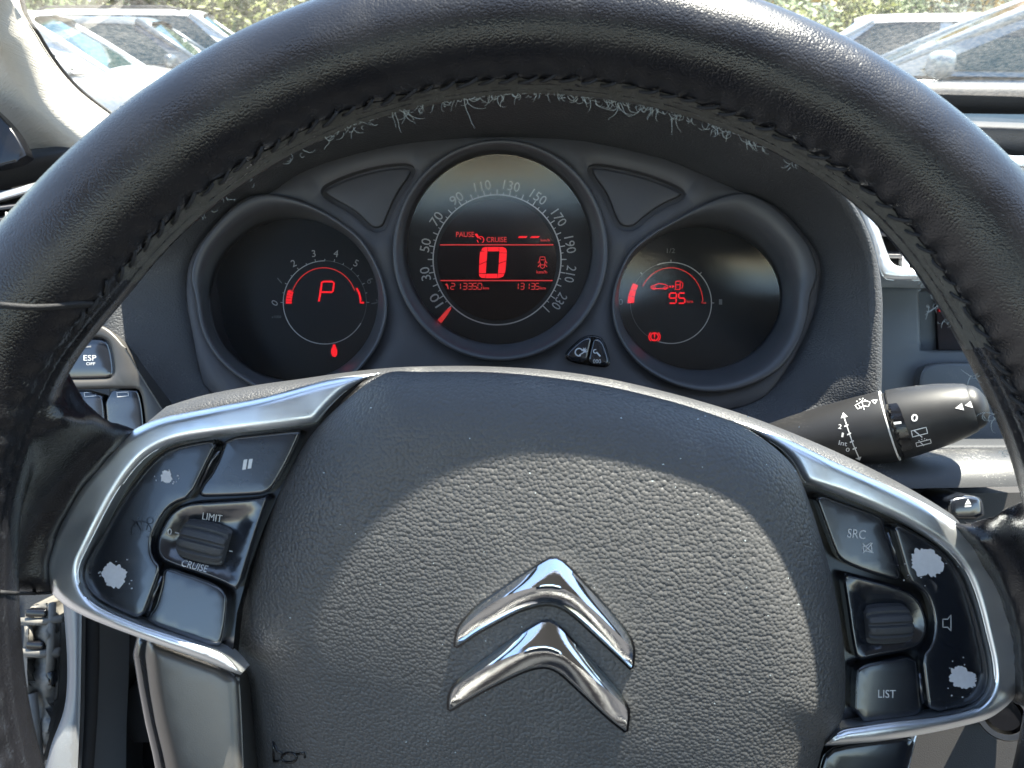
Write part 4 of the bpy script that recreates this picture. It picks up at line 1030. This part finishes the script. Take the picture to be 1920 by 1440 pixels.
wi += [stroke2([S8(*p) for p in [(838, 268), (878, 264), (862, 292)]], 1.5, True)]
wi = [([(x_ - 4, y_ + 1) for x_, y_ in g_[0]], g_[1]) for g_ in wi]
put('wiper_symbol', wi, MT['white'], sh_, SB)
rw = [stroke2([S8(*p) for p in [(1108, 492), (1215, 465), (1226, 508), (1118, 535)]], 1.7, True), stroke2([S8(1128, 488), S8(1188, 538)], 1.9), stroke2([S8(*p) for p in [(1142, 578), (1245, 552), (1252, 578), (1148, 604)]], 1.5, True), stroke2([S8(1170, 570), S8(1200, 598)], 1.5)] + [poly2([S8(x_, y_), S8(x_ + 8, y_ - 2), S8(x_ + 8, y_ + 4), S8(x_, y_ + 6)]) for x_, y_ in ((1160, 560), (1180, 550), (1200, 546), (1215, 552))]
put('rear_wiper_symbol', rw, MT['white'], kn_, SB)
put('pull_arrows', [poly2([S8(*p) for p in [(1424, 328), (1472, 290), (1488, 342)]]), poly2([S8(*p) for p in [(1494, 308), (1535, 276), (1552, 325)]])], MT['dialprint'], kn_, SB)
# ================================================================== steering column shroud and key area
shr = thing('column_shroud', 'dusty black steering column shroud under the wiper stalk', 'column shroud', P(1700, 960, -.12))
prf = [(0.0, -.03), (.006, -.017), (.012, -.008), (.0165, -.0015), (.0195, .004), (.0205, .009)]
rows = []
for px in (1380, 1600, 1800, 1890, 1905, 1912):
    c = P(px, 905 - (px - 1600) * .02, -.105); k = 1 if px < 1891 else (.985 if px < 1906 else .93); row = []
    for j in range(19):
        a = R(170 - j * 190 / 18); row.append(Vector((c.x, c.y + .0165 * k * math.sin(a) - .003, c.z + -.020 * k * math.cos(a))))
    rows.append(row)
V, Fc = loft(rows, False); mesh_obj('shroud_shell', V, Fc, MT['shroud'], shr)
v, f = plate([(1550, 930), (2100, 920), (2100, 1500), (1550, 1500)], -.105, None, 80, .03); mesh_obj('lower_shell', v, f, MT['footwell'], shr)
v, f = plate(chaikin([(1775, 975), (1775, 940), (1786, 931), (1812, 927), (1836, 931), (1843, 942), (1846, 975)], 1), -.078, rnd(8, .004), 30, .02, rings=(2, 5, 8), edge=5)
o = mesh_obj('release_button', v, f, MT['button'], shr); put('eject_symbol', [poly2([(1815, 935), (1821, 945), (1809, 946)]), poly2([(1809, 948), (1821, 947), (1821, 950), (1809, 951)])], MT['white'], o, bvh_of(v, f))
lk = thing('ignition_lock', 'round steel rimmed ignition lock below the right spoke', 'ignition lock', P(1880, 1350, -.09))
v, f = lathe([(P(1882, 1340, -.10), .010), (P(1882, 1340, -.088), .010), (P(1882, 1340, -.0865), .0095), (P(1882, 1340, -.0865), .0075)], 40, False); mesh_obj('steel_ring', v, f, MT['steelring'], lk, sharp=30)
v, f = lathe([(P(1882, 1340, -.10), .0076), (P(1882, 1340, -.089), .0074), (P(1882, 1340, -.088), .006)], 32, True); mesh_obj('barrel', v, f, MT['groove'], lk, sharp=30)
# ================================================================== door opening on the left
door = thing('door_frame', 'silver painted door opening with black rubber seal at lower left', 'door frame', P(120, 1440, -.20))
ol = cat([(100, 1000), (118, 1130), (126, 1250), (120, 1330), (95, 1400), (78, 1480), (60, 1600)], 5, False); orr = cat([(150, 1600), (152, 1440), (156, 1350), (158, 1250), (160, 1100), (160, 1000)], 5, False)
v, f = plate(ol + orr, -.200, rnd(14, .012), 14, .05, rings=(2, 6, 13), edge=9); mesh_obj('painted_sill', v, f, MT['bodysilver'], door)
v, f = tube([P(x, y, -.205) for x, y in ((170, 950), (171, 1100), (171, 1250), (167, 1350), (160, 1450), (156, 1600))], .0042, 14); mesh_obj('rubber_seal', v, f, MT['rubber'], door)
hg = thing('door_hinge_bracket', 'dirty white plastic covered door check bracket beside the silver door frame', 'bracket', P(80, 1400, -.22))
v, f = plate(chaikin([(48, 1135), (105, 1128), (118, 1180), (112, 1290), (108, 1330), (85, 1420), (72, 1440), (60, 1390), (42, 1280), (44, 1200)], 1), -.225, rnd(10, .006), 12, .02, rings=(3, 8), edge=6, zf=lambda x, y: .004 * math.sin(x * .16) + .003 * math.sin(y * .07)); mesh_obj('cover', v, f, MT['dirtywhite'], hg)
for p0, p1, r_ in (((30, 1165), (118, 1160), .0022), ((38, 1222), (112, 1222), .0025), ((52, 1165), (58, 1210), .0022), ((60, 1300), (74, 1440), .0028), ((98, 1130), (92, 1290), .0022)):
    v, f = tube([P(*p0, -.217), P((p0[0] + p1[0]) / 2, (p0[1] + p1[1]) / 2 + 3, -.2155), P(*p1, -.217)], r_, 8); mesh_obj('rib', v, f, MT['dirtywhite'], hg)
for (x, y, w_, h_) in ((72, 1148, 40, 14), (70, 1208, 34, 14), (98, 1270, 12, 26)):
    v, f = box(P(x, y, -.2165), (w_ * .0003, h_ * .0003, .006), None, .001); mesh_obj('slot', v, f, MT['groove'], hg)
fw = thing('footwell_trim', 'dark footwell side trim with small cover flap beside the door seal', 'interior trim', P(230, 1440, -.26))
v, f = plate([(176, 1000), (420, 1000), (420, 1600), (166, 1600), (178, 1350)], -.255, rnd(8, .003), 60, .05, rings=(3, 8), edge=14, holes=[chaikin([(208, 1246), (330, 1246), (330, 1590), (200, 1590)], 1)]); mesh_obj('side_panel', v, f, MT['footwell'], fw)
v, f = plate([(190, 1230), (420, 1230), (420, 1600), (190, 1600)], -.300, None, 90, .01); mesh_obj('recess', v, f, MT['groove'], fw)
v, f = plate(chaikin([(234, 1280), (300, 1280), (300, 1392), (231, 1392)], 1), -.268, rnd(5, .002), 30, .02, rings=(2, 5), edge=8); mesh_obj('cover_flap', v, f, MT['footwell'], fw)
# ================================================================== left windscreen pillar
pil = thing('windscreen_pillar', 'beige cloth trimmed windscreen pillar at the upper left', 'pillar', P(60, 300, -.42))
pin = cat([(34, -160), (38, 0), (72, 70), (110, 128), (150, 172), (205, 214), (236, 236), (265, 262)], 5, False)
pout = cat([(265, 300), (120, 330), (-60, 330), (-200, 200), (-260, -160)], 4, False)
rows = []
pr_ = resample(pin, 12, False)
for i, p in enumerate(pr_):
    t = (pr_[min(len(pr_) - 1, i + 1)] - pr_[max(0, i - 1)]).normalized(); nn = Vector((-t.y, t.x))
    if nn.x > 0: nn = -nn
    nn = (nn + Vector((-.8, .1))).normalized(); lift = .10 * (1 - ss(-100, 260, p.y)); row = []
    for dpx, dz in ((0, -.012), (1, -.002), (6, .006), (20, .018), (40, .028), (62, .033), (78, .034), (88, .031), (110, .018), (140, -.002), (190, -.035), (260, -.08)):
        row.append(P(p.x + nn.x * dpx, p.y + nn.y * dpx, -.44 + lift + dz))
    rows.append(row)
V, Fc = loft(rows, False); mesh_obj('cloth_trim', V, Fc, MT['beige'], pil)
v, f = tube([P(p.x + 3, p.y - 2, -.442 + .10 * (1 - ss(-100, 260, p.y))) for p in pr_], .0016, 8); mesh_obj('edge_seal', v, f, MT['rubber'], pil)
v, f = plate(chaikin([(-260, 100), (-40, 180), (8, 222), (38, 262), (56, 310), (-260, 340)], 2), -.375, rnd(5, .002), 30, .01, rings=(2, 5), edge=10); mesh_obj('corner_panel', v, f, MT['groove'], pil)
# ================================================================== windscreen, roof and the rest of the cabin
ws = thing('windscreen', 'dusty raked windscreen glass above the dashboard', 'windscreen', (.35, .98, 1.02), wheel_frame=False)
b0 = Vector((-.62, .95, 1.03)); b1_ = Vector((1.20, .95, 1.03)); t0 = Vector((-.50, -.04, 1.46)); t1 = Vector((1.03, -.04, 1.46)); rows = []
for j in range(9):
    u = j / 8; row = []
    for i in range(17):
        s = i / 16; p = b0.lerp(b1_, s).lerp(t0.lerp(t1, s), u); p += Vector((0, .10 * math.sin(math.pi * s), .05 * math.sin(math.pi * u))); row.append(p)
    rows.append(row)
V, Fc = loft(rows, False); mesh_obj('glass', V, Fc, MT['windscreen'], ws)
def wbox(name, c, s, m, kind='structure', bev=.01):
    v, f = box(c, s, None, bev); o = mesh_obj(name, v, f, MT[m], None, smooth=False, frame=False); tag(o, kind=kind); return o
wbox('roof_lining', (.30, -.81, 1.50), (1.54, 1.53, .04), 'lining')
wbox('cabin_floor', (.35, -.40, .30), (1.5, 2.2, .04), 'carpet')
wbox('cabin_rear_wall', (.35, -1.55, .66), (1.42, .06, .78), 'carpet')
wbox('unseen_door_lining', (1.10, -.3, .66), (.06, 2.0, .72), 'carpet')  # out of view, put in only for its effect on the cabin light

v, f = merge(box((0, -.22, .56), (.52, .58, .16), None, .05), box((0, -.72, .80), (.50, .14, .50), Matrix.Rotation(R(18), 3, 'X'), .05), box((0, -.25, .40), (.40, .50, .16), None, .02))
tag(mesh_obj('unseen_driver_seat', v, f, MT['fabric'], None, True, False), kind='structure')  # seat out of view, added so the lower chevron facets mirror something dark
# ================================================================== outside: car park
MT['asphalt'] = mat('asphalt', (.05, .05, .052), .9, bumps=(('noise', 60, .01, .4),), vary=.3, vscale=3)
MT['leaf1'] = mat('leaves_mid_green', (.050, .085, .016), .6, vary=.45, vscale=2.5)
MT['leaf2'] = mat('leaves_yellow_green', (.10, .115, .016), .6, vary=.4, vscale=2.5)
MT['leaf3'] = mat('leaves_dark_green', (.022, .045, .013), .6, vary=.45, vscale=2.5)
MT['bark'] = mat('bark', (.09, .07, .05), .9, vary=.3)
MT['carwhite'] = mat('white_car_paint', (.50, .50, .50), .28, coat=.8, vary=.02, vscale=3)
MT['carsilver'] = mat('silver_car_paint', (.10, .115, .125), .32, .5, coat=.6, vary=.03, vscale=3)
MT['carlight'] = mat('pale_silver_paint', (.24, .27, .28), .35, .3, coat=.5, vary=.03, vscale=3)
MT['cargrey'] = mat('grey_car_paint', (.30, .33, .36), .32, .5, coat=.6, vary=.03, vscale=3)
MT['carglass'] = mat('car_window_glass', (.012, .022, .022), .06, vary=0, spec=.9)
MT['tealglass'] = mat('green_tinted_glass', (.010, .030, .028), .05, vary=0, spec=.9)
MT['tyre'] = mat('tyre_rubber', (.02, .02, .02), .8)
MT['alloy'] = mat('alloy_rim', (.5, .5, .52), .35, .9)
MT['lampglass'] = mat('lamp_glass', (.6, .6, .62), .1, .2, vary=0)
MT['blackplastic'] = mat('black_plastic', (.02, .02, .022), .5)
MT['orange'] = mat('orange_render', (.48, .25, .02), .8, vary=.08, vscale=2)
MT['pale'] = mat('pale_render', (.72, .68, .58), .8, vary=.08, vscale=2)
MT['tile'] = mat('roof_tile', (.30, .16, .10), .8, vary=.2, vscale=5)
v, f = [(-150, -40, 0), (150, -40, 0), (150, 220, 0), (-150, 220, 0)], [(0, 1, 2, 3)]
tag(mesh_obj('ground', [Vector(p) for p in v], f, MT['asphalt'], None, False, False), kind='structure')
CARS = {}
def car(label, loc, heading, paint, glass='carglass', L=4.3, W=1.78, H=1.47, belt=.95, hood=1.0, cowl=.30, roof0=.46, roof1=.86, tail=.97, deck=1.0, group='cars parked outside', rails=False):
    "front along +x. cowl, roof0, roof1, tail: places along the length measured from the nose, in parts of L"
    mt = Matrix.Translation(Vector(loc)) @ Matrix.Rotation(heading, 4, 'Z')
    o = bpy.data.objects.new('parked_car', None); COL.objects.link(o); o.matrix_world = mt; tag(o, label, 'car', group)
    ANCH[o.name] = Vector((0, 0, 0))
    X = lambda t: L / 2 - t * L
    hw = W / 2
    # lower body: sections along the length
    st = [(0.0, .42, .62, .70), (.015, .30, .70, .84), (.06, .20, .80, .95), (.16, .18, hood * .90 if hood < .9 else .86, 1.0), (cowl - .02, .18, hood - .02, 1.0), (cowl + .05, .18, belt, 1.0), (.5, .18, belt + .02, 1.0), (.75, .18, belt + .04, 1.0), (roof1 + .04, .20, belt + .05, .99), (tail, .24, belt + .03, .95), (.99, .32, .85, .88), (1.0, .42, .70, .80)]
    st[3] = (.16, .18, .72 + (hood - .72) * .55, 1.0)
    rows = []
    for t, zb, zt, k in st:
        y = hw * k; rows.append([Vector((X(t), a, b)) for a, b in ((-y * .86, zb), (-y * .97, zb + .10), (-y, zb + (zt - zb) * .45), (-y * .985, zt - .12), (-y * .94, zt - .03), (-y * .84, zt + .005), (0, zt + .03), (y * .84, zt + .005), (y * .94, zt - .03), (y * .985, zt - .12), (y, zb + (zt - zb) * .45), (y * .97, zb + .10), (y * .86, zb))])
    V, Fc = loft(rows, True); n = len(rows[0]); Fc += [tuple(range(n)), tuple(reversed(range(len(V) - n, len(V))))]
    body = mesh_obj('body', V, [tuple(reversed(q)) for q in Fc], MT[paint], o, sharp=50)
    # roof shell and glass
    bw, rw = hw * .93, hw * .70
    zr = H
    def top(t):
        if t <= roof0: return zr - .10 * ((roof0 - t) / (roof0 - cowl)) ** 2
        return zr - .035 * ((t - roof0) / (roof1 - roof0)) ** 2 * 2
    rws = []
    for t in (roof0 - .035, roof0 - .01, roof0 + .05, roof0 + .15, (roof0 + roof1) / 2, roof1 - .08, roof1 - .02, roof1 + .01):
        z = zr - (.045 if t < roof0 - .02 else .012 if t < roof0 + .01 else 0) - (.05 if t > roof1 else .03 if t > roof1 - .05 else 0)
        rws.append([Vector((X(t), y, z - d)) for y, d in ((-rw * 1.04, .075), (-rw, .03), (-rw * .85, .008), (0, -.015), (rw * .85, .008), (rw, .03), (rw * 1.04, .075))])
    V, Fc = loft(rws, False); mesh_obj('roof', V, Fc, MT[paint], o)
    zb = belt + .02
    zt = zr - .06
    A = lambda s: (Vector((X(cowl), s * bw * .92, zb - .02)), Vector((X(roof0), s * rw, zt)))
    ws_ = [Vector((X(cowl - .03), -bw * .5, zb - .03)), Vector((X(cowl), -bw * .92, zb - .02)), Vector((X(roof0), -rw * .97, zt)), Vector((X(roof0 - .02), 0, zt + .035)), Vector((X(roof0), rw * .97, zt)), Vector((X(cowl), bw * .92, zb - .02)), Vector((X(cowl - .03), bw * .5, zb - .03))]
    mesh_obj('windscreen', ws_, [tuple(range(7))], MT['tealglass'], o, False)
    mesh_obj('rear_window', [Vector((X(tail - .02), -bw * .85, zb + .05)), Vector((X(tail - .02), bw * .85, zb + .05)), Vector((X(roof1), rw * .95, zt - .04)), Vector((X(roof1), -rw * .95, zt - .04))], [(0, 1, 2, 3)], MT[glass], o, False)
    for s in (-1, 1):
        def sp(t, h): return Vector((X(t), s * (bw + (rw - bw) * h), zb + (zt - zb) * h))
        c0 = cowl + .055; m0 = (cowl + roof1) / 2 + .03; m1 = m0 + .22 * (roof1 - m0) * 0 + .2
        wins = [[sp(c0, .03), sp(m0 - .012, .03), sp(m0 - .012, .96), sp(roof0 + .012, .96)], [sp(m0 + .012, .04), sp(min(m0 + .20, roof1 - .06), .05), sp(min(m0 + .20, roof1 - .06), .95), sp(m0 + .012, .96)]]
        if roof1 - (m0 + .2) > .03: wins.append([sp(m0 + .222, .06), sp(tail - .05, .10), sp(roof1 - .01, .88), sp(m0 + .222, .93)])
        for w_ in wins:
            w2 = [p + Vector((0, s * .012, 0)) for p in w_]
            mesh_obj('side_window', w2, [(0, 1, 2, 3) if s < 0 else (3, 2, 1, 0)], MT[glass], o, False)
        # shell under the glass: pillars and frames
        fr = [sp(cowl, -.03), sp(tail, -.03), sp(roof1 + .015, 1.0), sp(roof0, 1.0)]
        mesh_obj('pillar_frame', fr, [(0, 1, 2, 3) if s < 0 else (3, 2, 1, 0)], MT[paint], o, False)
        v, f = tube([A(s)[0] + Vector((.03, 0, -.02)), A(s)[0].lerp(A(s)[1], .5) + Vector((0, s * .012, .02)), A(s)[1] + Vector((0, 0, .02))], .042, 8); mesh_obj('pillar', v, f, MT[paint], o)
        # mirror
        mv, mf = box(Vector((X(cowl + .075), s * (bw + .13), zb + .05)), (.11, .24, .15), Matrix.Rotation(s * .2, 3, 'Z'), .045)
        mesh_obj('mirror', mv, mf, MT[paint], o)
        v, f = box(Vector((X(.025), s * hw * .66, .66)), (.10, .34, .12), None, .02); mesh_obj('headlight', v, f, MT['lampglass'], o)
        for t in (m0 - .05, m0 + .17):
            v, f = box(Vector((X(t), s * (hw * .99 + .01), belt - .10)), (.18, .03, .03), None, .008); mesh_obj('door_handle', v, f, MT[paint], o)
        for t in (.19, .80):
            c = Vector((X(t), s * (hw - .10), .32))
            v, f = lathe([(c + Vector((0, -.10 * s, 0)), .20), (c + Vector((0, -.10 * s, 0)), .31), (c + Vector((0, .09 * s, 0)), .315), (c + Vector((0, .115 * s, 0)), .29), (c + Vector((0, .115 * s, 0)), .21)], 28); t_ = mesh_obj('wheel', v, f, MT['tyre'], o, sharp=40)
            v, f = lathe([(c + Vector((0, .105 * s, 0)), .21), (c + Vector((0, .122 * s, 0)), .20), (c + Vector((0, .11 * s, 0)), .06)], 20); mesh_obj('rim', v, f, MT['alloy'], t_, sharp=40)
        if rails:
            v, f = tube([Vector((X(roof0 + .03), s * rw * .92, zr - .01)), Vector((X(roof0 + .06), s * rw * .92, zr + .035)), Vector((X(roof1 - .06), s * rw * .92, zr + .02)), Vector((X(roof1 - .03), s * rw * .92, zr - .03))], .018, 6); mesh_obj('roof_rail', v, f, MT['blackplastic'], o)
    return o
def gpos(px, dist): p = world_at(px, 90, dist); return (p.x, dist, 0)
# three cars at the left, noses to the right
car('white car nearest the windscreen pillar, with broad white bonnet', (-4.66, 8.02, 0), R(12), 'carwhite', L=4.4, H=1.48, hood=1.0)
car('grey hatchback with dusty side windows between the two white cars', (-4.51, 10.12, 0), R(12), 'carsilver', L=4.2, H=1.48)
car('white estate car with black roof rails at the back of the left row', (-5.04, 13.1, 0), R(12), 'carwhite', L=4.7, H=1.66, belt=1.05, hood=1.08, roof1=.93, tail=.99, rails=True)
car('silver people carrier filling the right edge behind the glass', (3.76, 5.37, 0), R(160), 'carlight', 'tealglass', L=4.5, H=1.66, belt=1.02, hood=1.04, cowl=.20, roof0=.50, roof1=.93, tail=.98)
car('white car partly hidden behind the silver people carrier', (3.93, 8.9, 0), R(160), 'carwhite', L=4.4, H=1.47)
# ---- shrubs and trees behind the cars
def leafy(name, label, catg, base, h, rx, m, n, seed, trunk=.4, group='shrubs behind the cars', size=.11):
    rs = random.Random(seed)
    o = bpy.data.objects.new(name, None); COL.objects.link(o); o.location = base; tag(o, label, catg, group); ANCH[o.name] = Vector((0, 0, 0))
    cl_ = [(Vector((rs.uniform(-1, 1) * rx * .7, rs.uniform(-1, 1) * rx * .6, trunk + rs.uniform(.12, 1) * (h - trunk) * .85)), rs.uniform(.22, .42) * rx) for _ in range(16)]
    V = []; Fc = []
    for i in range(n):
        c, r = cl_[i % len(cl_)]; d = Vector((rs.gauss(0, 1), rs.gauss(0, 1), rs.gauss(0, 1))).normalized() * r * rs.uniform(.55, 1.05)
        p = c + d; a = Vector((rs.gauss(0, 1), rs.gauss(0, 1), rs.gauss(0, 1))).normalized(); b = a.orthogonal().normalized(); s = size * rs.uniform(.6, 1.3); k = len(V)
        V += [p - a * s, p + b * s * .45, p + a * s, p - b * s * .45]; Fc.append((k, k + 1, k + 2, k + 3))
    mesh_obj('crown', V, Fc, MT[m], o, False)
    parts = [tube([Vector((0, 0, 0)), Vector((.05, .03, trunk)), Vector((0, .05, h * .7))], .05 * h / 3, 8, lambda t: 1 - .7 * t)]
    for c, r in cl_[:7]: parts.append(tube([Vector((0.03, .03, trunk * .8)), c * .55 + Vector((0, 0, trunk * .3)), c], .018 * h / 3, 5, lambda t: 1 - .6 * t))
    v, f = merge(*parts); mesh_obj('trunk', v, f, MT['bark'], o)
    return o
SH = [(60, 17, 2.6, 1.6, 'leaf1', 'round mid green shrub behind the windscreen pillar'), (150, 19, 2.9, 1.5, 'leaf2', 'yellow green shrub behind the roof of the nearest white car'), (215, 21, 3.4, 1.7, 'leaf3', 'dark green shrub left of the white estate car'), (300, 22, 3.6, 1.8, 'leaf1', 'broad mid green shrub above the white estate car roof'), (385, 21, 3.2, 1.6, 'leaf2', 'bright yellow green shrub behind the nose of the white estate car'), (455, 19, 2.5, 1.4, 'leaf2', 'low sunlit shrub beside the top of the steering wheel'), (520, 22, 3.4, 1.7, 'leaf1', 'mid green shrub just left of the steering wheel rim top'), (600, 23, 3.4, 1.8, 'leaf3', 'dark shrub partly hidden by the top of the rim'),
      (1440, 22, 2.5, 1.7, 'leaf2', 'yellow green hedge shrub in front of the orange house'), (1500, 23, 2.5, 1.7, 'leaf1', 'green hedge shrub below the house windows'), (1570, 24, 2.6, 1.7, 'leaf2', 'hedge shrub behind the roof of the white car at right'), (1650, 25, 3.0, 1.8, 'leaf1', 'tall hedge shrub seen above the windscreen of the silver people carrier'), (1740, 25, 3.2, 1.8, 'leaf3', 'dark hedge shrub behind the silver people carrier roof')]
for i, (px, dd, h, rx, m, lb) in enumerate(SH):
    x, y, _ = gpos(px, dd); leafy('shrub', lb, 'shrub', (x, y, 0), h, rx, m, 2600, 300 + i)
for i, (px, dd, h, rx, m, lb) in enumerate([(-40, 34, 7, 3.4, 'leaf1', 'tall green tree behind the pillar top'), (250, 36, 7, 3.6, 'leaf3', 'tall dark tree above the parked cars'), (430, 38, 7.5, 3.6, 'leaf1', 'tall mid green tree beyond the shrubs'), (600, 40, 7, 3.6, 'leaf3', 'tall dark tree behind the steering wheel top'), (1830, 40, 7, 3.6, 'leaf1', 'tall green tree behind the silver people carrier')]):
    x, y, _ = gpos(px, dd); leafy('tree', lb, 'tree', (x, y, 0), h, rx, m, 5200, 400 + i, trunk=1.3, group='trees beyond the car park', size=.22)
# ---- orange house at the back right
hs_ = bpy.data.objects.new('house', None); COL.objects.link(hs_); hx = gpos(1520, 32)[0]; hs_.location = (hx, 32, 0); tag(hs_, 'orange rendered house with pale framed windows behind the hedge', 'house'); ANCH[hs_.name] = Vector((0, 0, 0))
v, f = box((1.5, 3, 2.6), (11, 6, 5.2)); mesh_obj('wall', v, f, MT['orange'], hs_, False)
v, f = [(-4.4, -.5, 5.2), (7.4, -.5, 5.2), (7.4, 6.5, 5.2), (-4.4, 6.5, 5.2), (-4.4, 3, 7.6), (7.4, 3, 7.6)], [(0, 1, 5, 4), (2, 3, 4, 5), (0, 4, 3), (1, 2, 5)]
mesh_obj('roof', [Vector(p) for p in v], f, MT['tile'], hs_, False)
for xx in (-2.6, -.2, 2.4, 5.0):
    for zz in (1.9, 4.0):
        v, f = box((xx, -.03, zz), (1.2, .14, 1.4), None, .02); w_ = mesh_obj('window', v, f, MT['pale'], hs_, False)
        v, f = box((xx, -.12, zz), (.9, .04, 1.1)); mesh_obj('pane', v, f, MT['carglass'], w_, False)
